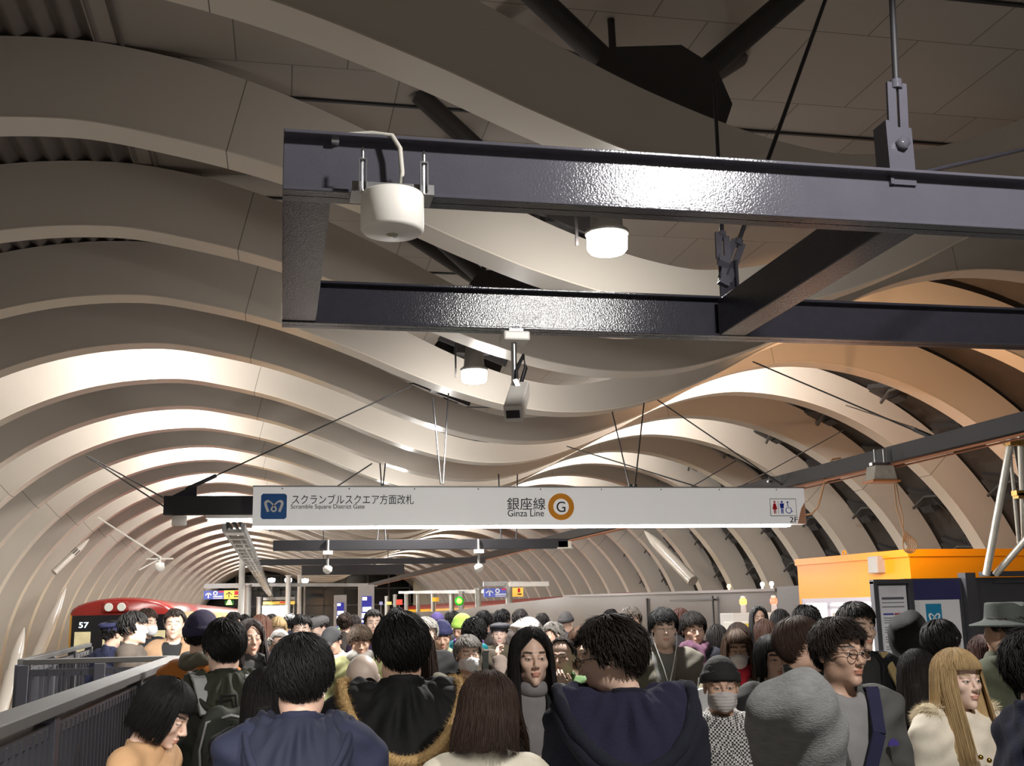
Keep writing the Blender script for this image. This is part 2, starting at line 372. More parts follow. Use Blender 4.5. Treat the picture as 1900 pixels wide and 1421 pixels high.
h = MB(); h.tube([a + Vector((.0, 0, .02)), a + Vector((.02, -.02, .09)), a + Vector((.015, 0, .15)), Vector((q.x + .0, q.y + .02, p2.z + .06)), Vector((q.x, q.y + .01, p2.z + .02))], .009, 8); h.build('cable', BLACK, sc_)
h = MB(); h.bar(Vector((q.x - .006, q.y + .03, p2.z + .02)), a + d * .05, .05, .02); h.build('bracket', STEEL, sc_)
# floodlights in the valley
def flood(px, py, Y, label):
    c = at(px, py, Y); r = thing('ceiling_floodlight', label, 'floodlight', (c.x, c.y, c.z - .05), 'floodlights under the roof')
    h = MB(); h.lathe(c, [(0, .1), (.15, .1), (.16, .11), (.16, .13), (.12, .16), (.1, .4), (0, .4)], 28); h.build('housing', mat('grey_housing', (.32, .31, .3), .5, .4), r)
    g = MB(); g.lathe(c, [(.0, -.03), (.125, -.025), (.145, .0), (.148, .1)], 28); g.build('lens', GLOW, r)
    b = MB(); b.box(c + Vector((0, .1, .4)), (.4, .12, .14)); b.bar(c + Vector((-.2, .1, .05)), c + Vector((-.2, .1, .5)), .02, .02); b.tube([c + Vector((.16, .1, .45)), c + Vector((.16, .2, ZC - c.z))], .03, 8); b.build('bracket', STRUT, r)
flood(1127, 462, 7.4, 'bright round floodlight seen between the two bars of the near frame')
flood(880, 705, 12.4, 'bright round floodlight left of the security camera')
# ================================================================ SIGN, GANTRIES, TRACKSIDE AND PLATFORM FITTINGS
def flat(mb, pts2, y, t=.003, mi=0):          # filled shape in an upright plane facing the camera, 2-D points (x, z)
    mb.prism([(p[0], 0, p[1]) for p in pts2], (0, y - t, 0), (0, t, 0), mi); return mb
def stroke(mb, pts, wd, y, mi=0, t=.003):
    P = [np.array(p, float) for p in pts]; n = len(P); L, R = [], []
    for i in range(n):
        d = P[min(i + 1, n - 1)] - P[max(i - 1, 0)]; d /= np.linalg.norm(d) + 1e-9; nn = np.array((-d[1], d[0])); ww = wd[i] if isinstance(wd, (list, tuple)) else wd
        L.append(P[i] + nn * ww / 2); R.append(P[i] - nn * ww / 2)
    for i in range(n - 1): flat(mb, [L[i], L[i + 1], R[i + 1], R[i]], y, t, mi)
    return mb
def smooth2(P, n=5):
    P = [np.array(p, float) for p in P]; out = []
    for i in range(len(P) - 1):
        a, b, c, d = P[max(i - 1, 0)], P[i], P[i + 1], P[min(i + 2, len(P) - 1)]
        for k in range(n):
            t = k / n; out.append(.5 * (2 * b + (c - a) * t + (2 * a - 5 * b + 4 * c - d) * t * t + (3 * b - a - 3 * c + d) * t ** 3))
    return out + [P[-1]]
def disc(mb, c, r0, r1, y, mi=0, n=40, t=.003):
    for j in range(n):
        a, b = 2 * PI * j / n, 2 * PI * (j + 1) / n
        q = [(c[0] + r * math.cos(k), c[1] + r * math.sin(k)) for r, k in ((r0, a), (r1, a), (r1, b), (r0, b))]
        if r0 == 0: q = q[1:]
        flat(mb, q, y, t, mi)
    return mb
MLOGO = [(.285, .285), (.175, .61), (.25, .7), (.37, .66), (.55, .47), (.59, .37), (.5, .30), (.41, .37), (.45, .47), (.63, .66), (.75, .7), (.825, .61), (.715, .285)]
def mlogo(x0, z0, s, y, mb, mi=0):
    P = smooth2([(x0 + u * s, z0 + v * s) for u, v in MLOGO]); n = len(P)
    return stroke(mb, P, [s * (.1 if abs(i / n - .5) > .3 else .06) for i in range(n)], y, mi)
INK = mat('sign_ink', (.012, .012, .016), .6); SBLUE = mat('sign_blue', srgb(28, 98, 172), .4); SORANGE = mat('sign_orange', srgb(246, 160, 10), .4)
SWHITE = mat('sign_white', (.82, .81, .8), .42, emit=.24); MARK = mat('mark_white', (.85, .85, .85), .5); SRED = mat('sign_red', srgb(214, 22, 40), .5); SBL2 = mat('sign_dark_blue', srgb(30, 60, 190), .5)  # slight glow put into the white sign panel to brighten it
SY = 12.0; a0, b0 = at(470, 903, SY), at(1492, 976, SY)
zt, zb = a0.z, a0.z - .415
sg = thing('direction_sign', 'long white overhead direction sign lettered in Japanese and English across the hall', 'sign', ((a0.x + b0.x) / 2, SY, zb))
SL, SR = a0.x, 5.94
m = MB(); m.box(((SL + SR) / 2, SY + .07, (zt + zb) / 2), (SR - SL, .14, zt - zb)); m.build('panel', SWHITE, sg, bevel=.004)
m = MB(); m.box(((SL + SR) / 2, SY + .06, zt + .006), (SR - SL + .01, .16, .012))
for k in range(9): m.lathe((SL + .3 + k * .7, SY - .001, zt - .018), [(0, .004), (.008, .002), (.009, 0)], 8, (0, -1, 0))
m.build('top_rail', GREYM, sg)
m = MB(); m.box(((SL + SR - .2) / 2, SY + .05, zb - .013), (SR - SL - .2, .1, .026)); m.build('light_strip', LIT, sg)
YF = SY - .001
def sx(px): return at(px, 940, SY).x
def sz(px, py): return at(px, py, SY).z
s0 = sx(532) - sx(484); x0, z0 = sx(484), sz(484, 963)
m = MB(); rr = .02
flat(m, [(x0 + rr, z0), (x0 + s0 - rr, z0), (x0 + s0, z0 + rr), (x0 + s0, z0 + s0 - rr), (x0 + s0 - rr, z0 + s0), (x0 + rr, z0 + s0), (x0, z0 + s0 - rr), (x0, z0 + rr)], YF)
lg = m.build('logo_square', SBLUE, sg); m = MB(); mlogo(x0, z0, s0, YF - .003, m); m.build('logo_mark', MARK, lg)
text('スクランブルスクエア方面改札', (sx(540), YF - .002, sz(540, 934)), sx(766) - sx(540), .105, INK, sg)
text('Scramble Square District Gate', (sx(539), YF - .002, sz(539, 943.5)), sx(676) - sx(539), .06, INK, sg)
text('銀座線', (sx(940), YF - .002, sz(940, 944)), sx(1011) - sx(940), .135, INK, sg)
text('Ginza Line', (sx(941), YF - .002, sz(941, 958)), sx(1008) - sx(941), .072, INK, sg)
c = (sx(1041), sz(1041, 940)); u = (sx(1065) - sx(1041))
m = MB(); disc(m, c, u * .6, u, YF); m.build('line_ring', SORANGE, sg)
text('G', (c[0], YF - .002, c[1] - .058), .1, .116, INK, sg, align='CENTER')
m = MB(); cw = sx(1477) - sx(1429); ch = .195; cx0, cz0 = sx(1429), sz(1429, 957)
stroke(m, [(cx0, cz0), (cx0 + cw, cz0), (cx0 + cw, cz0 + ch), (cx0, cz0 + ch), (cx0, cz0)], .008, YF); m.build('toilet_card', GREYM, sg)
def fig(cx_, z_, mi_, skirt, mtl, nm):
    m = MB(); disc(m, (cx_, z_ + .135), 0, .012, YF - .001, n=14)
    if skirt: flat(m, [(cx_ - .014, z_ + .118), (cx_ + .014, z_ + .118), (cx_ + .03, z_ + .05), (cx_ - .03, z_ + .05)], YF - .001)
    else: flat(m, [(cx_ - .026, z_ + .118), (cx_ + .026, z_ + .118), (cx_ + .02, z_ + .06), (cx_ - .02, z_ + .06)], YF - .001)
    for k in (-1, 1): flat(m, [(cx_ + .002 * k, z_ + .055), (cx_ + .014 * k, z_ + .055), (cx_ + .013 * k, z_), (cx_ + .004 * k, z_)], YF - .001)
    m.build(nm, mtl, sg)
fig(cx0 + .055, cz0 + .025, 0, True, SRED, 'woman_pictogram'); fig(cx0 + .145, cz0 + .025, 0, False, SBL2, 'man_pictogram')
m = MB(); flat(m, [(cx0 + .097, cz0 + .025), (cx0 + .102, cz0 + .025), (cx0 + .102, cz0 + .17), (cx0 + .097, cz0 + .17)], YF); m.build('divider', GREYM, sg)
m = MB(); wx, wz = cx0 + .222, cz0 + .03
disc(m, (wx - .006, wz + .125), 0, .011, YF - .001, n=12); stroke(m, [(wx - .006, wz + .11), (wx - .002, wz + .062), (wx + .03, wz + .06), (wx + .042, wz + .018), (wx + .056, wz + .022)], .008, YF - .001)
stroke(m, [(wx + .035 * math.cos(t) + .004, wz + .035 + .035 * math.sin(t)) for t in np.linspace(2.2, 6.0, 16)], .008, YF - .001); m.build('wheelchair_pictogram', SBL2, sg)
text('2F', (sx(1463), YF - .002, sz(1463, 969)), .1, .062, INK, sg)
m = MB(); flat(m, [(sx(1493), zb), (sx(1493), zb + .25), (sx(1486), zb + .18), (sx(1478), zb + .01)], YF - .002, .006); m.build('peeling_cover', mat('peach_cover', srgb(214, 160, 130), .6), sg)
# gantry carrying the sign
g = thing('sign_gantry', 'dark gantry beam carrying the long white sign, its left end in view', 'gantry beam', (2.4, 12.3, 2.77))
zg = at(303, 955, 12.25).z
m = MB(); m.box((2.27, 12.3, zg + .1), (7.0, .12, .2)); m.build('beam', MATTE, g, bevel=.004)
e = at(318, 922, 12.3); m = MB(); m.prism([(e.x, 0, zg + .2), (e.x + .26, 0, zg + .2), (e.x + .26, 0, zg + .3), (e.x + .17, 0, zg + .29)], (0, 12.28, 0), (0, .03, 0)); m.build('lug_plate', DARK, g)
m = MB()
for p, q, Y1, Y2 in (((345, 908), (762, 716), 12.3, 13.2), ((305, 940), (160, 846), 12.3, 16.2), ((306, 925), (163, 846), 12.3, 16.2), ((818, 898), (803, 738), 12.3, 12.9), ((822, 898), (832, 730), 12.3, 13.4), ((1168, 902), (1136, 764), 12.3, 12.9), ((1178, 902), (1195, 748), 12.3, 13.6), ((1452, 900), (1220, 742), 12.4, 13.6), ((1300, 905), (1052, 828), 12.4, 16.0)):
    m = MB(); m.tube([at(*p, Y1), at(*q, Y2)], .009, 6); m.build('stay_wire', BLACK, g)
m = MB(); a, b = at(345, 908, 12.3), at(762, 716, 13.2); m.tube([a, a + (b - a) * .12], .022, 8)
for p in ((1169, 902), (1178, 902)): m.lathe(at(*p, 12.28), [(.0, -.02), (.025, -.02), (.025, .02), (0, .02)], 8, (0, 1, 0))
m.build('wire_end', BLACK, g)
m = MB(); cc = at(333, 957, 12.3); m.lathe((cc.x, 12.3, zg - .01), [(0, 0), (.075, 0), (.078, -.09), (.07, -.1), (0, -.1)], 24); solo(m, 'drum_lamp', WPLAS, 'small white drum lamp under the left end of the sign gantry', 'lamp')
tl = thing('tube_light', 'bright white tube light under the dark gantry left of the long sign', 'tube light', (at(425, 965, 12.3).x, 12.3, zg - .1))
x1, x2 = at(382, 965, 12.3).x, at(469, 965, 12.3).x
m = MB(); m.box(((x1 + x2) / 2, 12.3, zg - .02), (x2 - x1, .1, .035)); m.build('fixture', WPLAS, tl); m = MB(); m.tube([(x1 + .02, 12.3, zg - .055), (x2 - .02, 12.3, zg - .055)], .016, 10); m.build('tube', LIT, tl)
# gantries further down
def gantry(px0, px1, py, Y, h, label, cams=(), rods=()):
    a, b = at(px0, py, Y), at(px1, py, Y); z = a.z
    r = thing('cross_gantry', label, 'gantry beam', ((a.x + b.x) / 2, Y, z - h))
    m = MB(); m.box(((a.x + b.x) / 2, Y, z - h / 2), (b.x - a.x, .16, h)); m.build('beam', MATTE, r, bevel=.005)
    for p, q in rods: m = MB(); m.tube([at(*p, Y), at(*q, Y + 1.0)], .012, 6); m.build('stay_wire', BLACK, r)
    for i, cx_ in enumerate(cams):
        c = at(cx_, py, Y); c.z = z - h; cr = thing('security_camera', ['small white security camera hanging under the middle of the second gantry beam', 'small white security camera hanging under the right part of the second gantry beam'][i], 'security camera', c + Vector((0, -.1, -.3)))
        m = MB(); m.tube([c + Vector((0, -.1, h)), c + Vector((0, -.1, -.24))], .02, 8); m.build('pole', GREYM, cr)
        m = MB(); m.box(c + Vector((0, -.12, -.04)), (.15, .1, .06)); m.build('junction_box', WPLAS, cr)
        m = MB(); m.tube([c + Vector((0, -.1, -.24)), c + Vector((0, -.1, -.27)), c + Vector((0, -.1, -.33)), c + Vector((0, -.1, -.37))], [.04, .075, .07, .02], 14); m.build('dome', WPLAS, cr)
gantry(507, 1052, 1003, 18, .16, 'second dark gantry beam crossing the hall just below the long sign', (608, 886), (((700, 1003), (715, 860)), ((716, 1003), (705, 860)), ((930, 1003), (925, 880)), ((958, 1003), (960, 880)), ((500, 985), (690, 860))))
gantry(470, 900, 1038, 27, .14, 'third dark gantry beam, lower and thinner than the one under the sign')
gantry(560, 750, 1049, 36, .3, 'short dark gantry beam behind the third one, above the departure boards', (), (((600, 1049), (600, 930)), ((720, 1049), (720, 930))))
# left cable tray and its poles
ct = thing('cable_tray', 'long cable ladder running down the hall from under the sign on the left', 'cable tray', (-.62, 40, 2.8))
m = MB()
for x in (-.74, -.5): m.box((x, 45, 2.86), (.05, 60, .1))
m.build('rail', GREYM, ct); m = MB()
for k in range(50): m.box((-.62, 15.5 + k * 1.15, 2.83), (.24, .22 if k % 3 else .5, .05))
m.build('rungs', WPLAS, ct)['kind'] = 'stuff'
m = MB()
for x in (-.7, -.62, -.54): m.tube([(x, 15, 2.93), (x + .03, 30, 2.92), (x, 74, 2.93)], .025, 6)
m.build('cables', BLACK, ct)
def post(px, Y, z1, r, label, m_=GREYM, z0=0., name='platform_post', group=None):
    x = at(px, 1130, Y).x; m = MB(); m.tube([(x, Y, z0), (x, Y, z1)], r, 12); m.lathe((x, Y, z1), [(r * 1.25, -.05), (r * 1.25, .0), (0, .01)], 12); return solo(m, name, m_, label, 'post', group)
PW = mat('pale_pole', (.6, .58, .55), .4)
post(447, 27, 3.1, .07, 'white pole rising to the cable ladder left of the departure boards', PW)
post(459, 40, 2.75, .12, 'grey post just right of the blue and yellow sign')
post(480, 60, 2.6, .12, 'grey post left of the white lit screen')
post(534, 63.5, 3.8, .14, 'tall pale post behind the right edge of the lit screen', PW)
post(555, 66, 3.9, .12, 'tall pale post further right of the lit screen', PW)
# right gantry running down the hall
rg = thing('long_gantry', 'long dark channel gantry coming from the upper right towards the far end', 'gantry', (5.3, 33, 3.05))
m = MB(); m.bar((6.08, 5.5, 3.19), (4.7, 62, 3.17), .1, .16); m.build('beam', MATTE, rg, bevel=.004)
m = MB(); m.tube([(6.0, 5.5, 3.08), (5.9, 12, 3.08), (4.7, 62, 3.06)], .012, 6, cap=False); m.tube([(6.04, 5.5, 3.06), (5.95, 12, 3.06), (5.6, 25, 3.06)], .009, 6); m.build('cable', mat('copper_cable', srgb(190, 120, 80), .5), rg)
m = MB(); 
for p, q, Y1, Y2 in (((1735, 815), (1397, 671), 9.9, 12.4), ((1700, 795), (1570, 752), 10.2, 16), ((1370, 905), (1565, 798), 14, 18.5), ((1280, 905), (1365, 855), 18, 20)): m = MB(); m.tube([at(*p, Y1), at(*q, Y2)], .009, 6); m.build('stay_rod', BLACK, rg)
m = MB(); a, b = at(1735, 815, 9.9), at(1397, 671, 12.4); d = b - a
for k in (-1, 1): m.bar(a + Vector((.02 * k, 0, .01)), a + d * .09 + Vector((.02 * k, 0, .01)), .012, .03)
m.build('turnbuckle', BLACK, rg)
m = MB()
for px, py in ((1715, 805), (1590, 850), (1510, 872), (1432, 900)):
    Y = {1715: 9.9, 1590: 11, 1510: 11.8, 1432: 12.7}[px]; c = at(px, py, Y); c.z = 3.22; m.box(c, (.1, .05, .02)); m.tube([c + Vector((-.03, 0, -.02)), c + Vector((-.03, 0, .06)), c + Vector((.03, 0, .06)), c + Vector((.03, 0, -.02))], .008, 6)
m.build('clamp', STEEL, rg)
wl = thing('work_light', 'boxy clear work light hanging under the right-hand gantry above the kiosk', 'work light', at(1634, 892, 10.1))
c = at(1634, 878, 10.1)
m = MB(); m.prism([(-.1, 0, .07), (.1, 0, .07), (.13, 0, -.07), (-.13, 0, -.07)], c + Vector((0, -.09, 0)), (0, .18, 0)); m.build('housing', mat('frosted_plastic', (.55, .52, .45), .2, noise=.3, nscale=18), wl, bevel=.008)
m = MB(); m.box(c + Vector((0, 0, -.085)), (.3, .22, .02)); m.build('shade_plate', mat('orange_plate', srgb(215, 140, 85), .5), wl)
m = MB(); m.box(c + Vector((0, 0, .09)), (.2, .06, .03)); m.tube([c + Vector((.05, 0, .09)), c + Vector((.05, 0, .24))], .01, 6); m.tube([c + Vector((-.05, 0, .09)), c + Vector((-.05, 0, .24))], .01, 6); m.build('clamp', STEEL, wl)
CORDM = mat('orange_cord', srgb(214, 164, 118), .5)
m = MB(); Y = 10.4
m.tube([Vector((5.96, 10.4, 3.12))] + [at(*p, Y) for p in ((1655, 856), (1659, 900), (1663, 940), (1676, 985), (1684, 1008))], .007, 6); m.tube([at(*p, Y) for p in ((1660, 880), (1668, 930), (1675, 960), (1676, 985))], .007, 6)
for k in range(5): m.tube([at(1680 + (5 + 2 * k) * math.cos(t) + 2 * k, 1004 + 2 * k + (18 - k) * math.sin(t), Y + .01 * k) for t in np.linspace(0, 2 * PI, 18)], .0065, 6, cap=False)
solo(m, 'coiled_flex', CORDM, 'pale orange cord hanging in a loose coil above the orange kiosk', 'cord')
m = MB(); m.tube([at(*p, Y2) for p, Y2 in (((1560, 850), 11.4), ((1545, 852), 11.4), ((1535, 870), 11.4), ((1527, 905), 11.5), ((1518, 940), 11.8), ((1507, 953), 12.0), ((1496, 955), 12.05))], .012, 8); solo(m, 'drooping_flex', CORDM, 'brownish cable drooping from the right-hand gantry to the right end of the sign', 'cord')
m = MB(); c = at(1046, 1010, 18); m.box(c, (.22, .16, .1)); m.box(c + Vector((0, 0, -.06)), (.26, .2, .02)); solo(m, 'work_light', mat('frosted_plastic', (.6, .58, .5), .3), 'small pale work light at the right end of the second gantry beam', 'work light')
m = MB(); c = at(296, 1053, 27); m.lathe(c, [(0, .12), (.1, .11), (.11, .0), (.09, -.06), (0, -.1)], 16); m.tube([c + Vector((0, 0, .1)), c + Vector((0, 0, .26))], .025, 8); m.bar(c + Vector((-.3, 0, .2)), c + Vector((.3, 0, .2)), .05, .03); m.bar(c + Vector((-.45, 0, -.05)), c + Vector((0, 0, .2)), .05, .03); m.bar(c + Vector((0, 0, .24)), c + Vector((-1.5, .6, 1.2)), .03, .03); solo(m, 'dome_camera', [WPLAS], 'white dome camera on a bracket in front of the left wall of ribs', 'camera')
# brackets and pipes behind the right-hand ribs
BR = mat('dark_bracket', (.03, .028, .028), .5, noise=.4, nscale=6); PIPE = mat('dark_pipe', (.05, .048, .046), .4, .2)
br0 = None; n_ = 0
for k in range(4, 14):
    for ang in (64, 50, 37, 25):
        a = math.radians(ang); R = 5.2 + .55
        if br0 is None:
            br0 = thing('wall_bracket', '', 'bracket'); m = MB()
            m.box((0, 0, 0), (.12, 1.5, .34)); m.box((-.06, -.45, .2), (.2, .3, .2)); m.box((-.05, .35, -.2), (.16, .4, .16)); m.bar((-.08, -.7, -.1), (-.1, .5, .3), .08, .1); m.build('bracket_plate', BR, br0, local=True)
            m = MB(); m.tube([(-.14, -.75, .05), (-.14, .1, .1), (-.16, .7, -.1)], .03, 8); m.tube([(-.1, -.2, -.4), (-.12, -.1, .0), (-.1, -.3, .4)], .02, 6); m.build('pipe', PIPE, br0, local=True); o = br0
        else:
            o = br0.copy(); COL.objects.link(o)
            for ch in br0.children: c = ch.copy(); COL.objects.link(c); c.parent = o
        o.location = (8.1 + R * math.cos(a) + .02, RIBY[k] + 1.42, -1.42 + HC + R * math.sin(a)); o.rotation_euler = (0, -a, 0)
        tag(o, 'dark bracket with a bent pipe between white ribs of the right wall', 'bracket', 'brackets between the right-hand roof ribs')
# white brace tubes on the left and right walls
def brace(pa, Ya, pb, Yb, r, label):
    a, b = at(*pa, Ya), at(*pb, Yb); d = b - a; t = thing('wall_brace', label, 'brace', b)
    m = MB(); m.tube([a + d * .3, b], r, 16); m.build('tube', RIB, t)
    m = MB(); m.tube([a, a + d * .06, a + d * .2, a + d * .3], [r * .12, r * .4, r * .85, r * 1.02], 10); m.build('tapered_end', RIB, t)
    m = MB(); dn = d.normalized(); s = dn.cross(Vector((0, 1, 0))).normalized(); L = d.length
    for i in range(9):
        for k in (-.5, 0, .5): m.box(a + d * .32 + dn * (.09 * i * L / 6) + s * r * k * 1.3 + Vector((0, -r * math.sqrt(max(0, 1 - (1.3 * k) ** 2)) - .004, 0)), (.035, .012, .035))
    m.build('perforation', JOINT, t)
brace((122, 1090), 32, (14, 1352), 29.3, .15, 'thick white brace tube with rows of holes low on the left wall')
brace((165, 1000), 31, (100, 1062), 30.5, .09, 'short tapered white brace high on the left wall of ribs')
brace((45, 1165), 27, (-6, 1350), 25.5, .13, 'white brace tube at the left edge of the view, nearest')
brace((1196, 985), 33, (1286, 1078), 31, .17, 'white brace tube leaning across the right wall of ribs above the grey fence')
# fence wall on the right of the platform
FW = mat('grey_fence_panel', (.045, .04, .042), .32, .2, noise=.12, nscale=1.5)
m = MB()
P = [(8.56, 18.4, 1.97), (8.4, 24, 2.02), (8.15, 32, 2.07), (7.85, 40, 1.93), (7.75, 52, 1.74), (7.6, 75, 1.62)]
m.add([(x, y, 0) for x, y, z in P] + [(x, y, z) for x, y, z in P] + [(x + .1, y, 0) for x, y, z in P] + [(x + .1, y, z) for x, y, z in P],
      [(i, i + 1, 7 + i, 6 + i)[::-1] for i in range(5)] + [(6 + i, 7 + i, 19 + i, 18 + i)[::-1] for i in range(5)] + [(12 + i, 13 + i, 19 + i, 18 + i) for i in range(5)])
fw = solo(m, 'platform_fence', FW, 'dark grey panelled fence wall along the right side of the platform', 'fence')
m = MB(); m.bar((8.5, 18.4, 1.99), (8.12, 32, 2.09), .16, .05); m.build('cap_rail', mat('fence_cap', (.12, .105, .105), .4, .2), fw).location = (0, 0, 0)
m = MB()
for y in (21.3, 25.2): m.box((8.44 - (y - 20) * .02, y, .98), (.03, .05, 1.9))
m.box((8.42, 23.2, 1.86), (.03, 3.9, .04)); m.build('door_frame', BLACK, fw)
fw.children[0].data.update()
m = MB(); m.box((8.5, 17.75, 1.02), (.12, 1.2, 2.04)); solo(m, 'grey_screen', mat('grey_panel', (.075, .07, .074), .45), 'plain grey fence panel between the fence wall and the orange kiosk', 'panel')
# orange kiosk
KO = mat('kiosk_orange', srgb(248, 152, 4), .42, noise=.05, nscale=1); KZ = 2.43
ks = thing('kiosk', 'orange site kiosk with a lit sliding window at the right of the platform', 'kiosk', (9.4, 15.6, 0))
A, B, C_, D_ = (8.2, 17), (8.44, 14.05), (12.2, 14.35), (12.2, 17.2)
m = MB(); m.prism([(*p, 0) for p in (A, B, C_, D_)], (0, 0, .02), (0, 0, KZ - .02)); m.build('body', KO, ks)
m = MB(); m.prism([(A[0] - .03, A[1] + .02, 0), (B[0] - .03, B[1] - .03, 0), (C_[0], C_[1] - .03, 0), (D_[0], D_[1], 0)], (0, 0, KZ - .08), (0, 0, .1)); m.build('roof_trim', KO, ks)
ka, kb = Vector((*A, 0)), Vector((*B, 0)); kd = (kb - ka).normalized(); kn = Vector((-1, -.08, 0))
WINE = mat('lit_window', (1, 1, 1), .5, emit=1.1, ecol=(1, .95, .9)); WFR = mat('window_frame', (.5, .5, .6), .4)
def onk(u, z, off=.01): return ka + kd * u + Vector((0, 0, z)) - Vector((off, 0, 0))
m = MB(); m.prism([onk(.2, .95), onk(2.85, .95), onk(2.85, 1.78), onk(.2, 1.78)], (0, 0, 0), (-.02, 0, 0)); wn = m.build('window', WINE, ks)
m = MB()
for u0, u1, z0_, z1_ in ((.17, 2.88, 1.75, 1.82), (.17, 2.88, .92, .98), (.17, .24, .95, 1.8), (2.8, 2.87, .95, 1.8), (.9, .97, .95, 1.75), (1.5, 1.55, .95, 1.75), (2.1, 2.16, .95, 1.75), (.93, 2.13, 1.66, 1.7)):
    m.prism([onk(u0, z0_, .03), onk(u1, z0_, .03), onk(u1, z1_, .03), onk(u0, z1_, .03)], (0, 0, 0), (-.03, 0, 0))
m.build('sash', WFR, wn)
m = MB(); m.prism([onk(1.0, 1.0, .035), onk(1.45, 1.0, .035), onk(1.45, 1.6, .035), onk(1.0, 1.6, .035)], (0, 0, 0), (-.005, 0, 0)); m.prism([onk(1.6, 1.0, .035), onk(2.0, 1.0, .035), onk(2.0, 1.6, .035), onk(1.6, 1.6, .035)], (0, 0, 0), (-.005, 0, 0)); m.build('blind', mat('blind', (.55, .52, .48), .7, noise=.3, nscale=30), wn)
for u in (1.4, 5.0):
    m = MB(); p = onk(u, KZ + .03) if u < 3 else Vector((10.9, 14.2, KZ + .03)); m.tube([p + Vector((0, .05 * math.cos(t), .05 * math.sin(t))) for t in np.linspace(0, PI, 9)], .014, 6); m.build('lifting_eye', KO, ks)
kl = at(1637, 1042, 14.5); kl.x = 8.36
m = MB(); m.prism([(0, -.13, -.12), (0, .13, -.12), (0, .13, .12), (0, -.13, .12)], (8.41, 14.75, 2.27), (-.14, 0, 0)); solo(m, 'emergency_box', GREYM, 'pale square emergency light box on the orange kiosk', 'light box', bevel=.01)
# dark hoarding in front of the kiosk, notice board and poster
HD = mat('dark_hoarding', (.05, .05, .058), .45, noise=.1)
hx = lambda px: at(px, 1100, 12.5).x
hz = lambda px, py: at(px, py, 12.5).z
ho = thing('hoarding', 'dark grey hoarding in front of the orange kiosk', 'hoarding', (8.6, 12.55, 0))
m = MB(); m.box(((hx(1684) + 11) / 2, 12.62, 1.01), (11 - hx(1684), .08, 2.02)); m.box((hx(1802), 12.56, 1.04), (.14, .16, 2.08)); m.build('panel', HD, ho)
m = MB(); m.box((10.2, 12.5, 2.06), (3.4, .2, .06)); m.box((10.1, 12.52, 1.96), (2.9, .06, .02)); m.build('head_rail', HD, ho)
m = MB(); m.box(((hx(1690) + hx(1788)) / 2, 12.57, 1.88), (hx(1788) - hx(1690), .012, .24)); m.build('blue_band', mat('band_blue', srgb(44, 44, 92), .5), ho)
po = thing('poster', 'white poster with a blue square logo on the dark hoarding', 'poster', ((hx(1692) + hx(1782)) / 2, 12.56, .9))
m = MB(); m.box(((hx(1692) + hx(1784)) / 2, 12.565, 1.3), (hx(1784) - hx(1692), .01, .92)); m.build('sheet', mat('poster_white', (.74, .74, .76), .5), po)
x0, x1_ = hx(1720), hx(1749); z1_ = hz(1735, 1120); ss = x1_ - x0
m = MB(); flat(m, [(x0, z1_ - ss * 1.55), (x1_, z1_ - ss * 1.55), (x1_, z1_), (x0, z1_)], 12.559); q = m.build('logo_square', mat('logo_teal', srgb(20, 128, 170), .5), po)
m = MB(); mlogo(x0, z1_ - ss * 1.28, ss, 12.555, m); m.build('logo_mark', MARK, q)
nb = thing('notice_board', 'framed timetable notice board standing at the left end of the dark hoarding', 'notice board', ((hx(1622) + hx(1682)) / 2, 12.45, 0))
m = MB(); xa, xb = hx(1618), hx(1684); zt_ = hz(1640, 1079)
for x in (xa, xb): m.box((x, 12.45, zt_ / 2), (.05, .09, zt_))
m.box(((xa + xb) / 2, 12.45, zt_), (xb - xa + .05, .1, .05)); m.box(((xa + xb) / 2, 12.49, zt_ / 2), (xb - xa, .02, zt_)); m.build('frame', HD, nb)
m = MB(); m.box(((xa + xb) / 2 + .015, 12.47, zt_ / 2 + .1), (xb - xa - .11, .012, zt_ - .3)); sh = m.build('sheet', mat('notice_white', (.68, .68, .72), .5), nb)
m = MB(); xs, xe = xa + .1, xb - .08
for z_, hh in ((zt_ - .2, .028), (zt_ - .25, .008), (zt_ - .3, .01)): m.box(((xs + xe) / 2, 12.462, z_), (xe - xs, .004, hh))
for i in range(14):
    if i % 4 != 3: m.box(((xs * .75 + xe * .25), 12.462, zt_ - .43 - .028 * i), ((xe - xs) * .44, .004, .008)); m.box(((xs * .25 + xe * .75), 12.462, zt_ - .43 - .028 * i), ((xe - xs) * .44, .004, .008))
m.build('printed_lines', mat('grey_print', (.1, .1, .13), .6), sh)
m = MB(); m.box((xs * .75 + xe * .25, 12.462, zt_ - .385), ((xe - xs) * .46, .004, .02)); m.build('blue_heading', mat('hblue', srgb(60, 60, 150), .5), sh)
m = MB(); m.box((xs * .25 + xe * .75, 12.462, zt_ - .385), ((xe - xs) * .46, .004, .02)); m.build('red_heading', mat('hred', srgb(160, 50, 60), .5), sh)
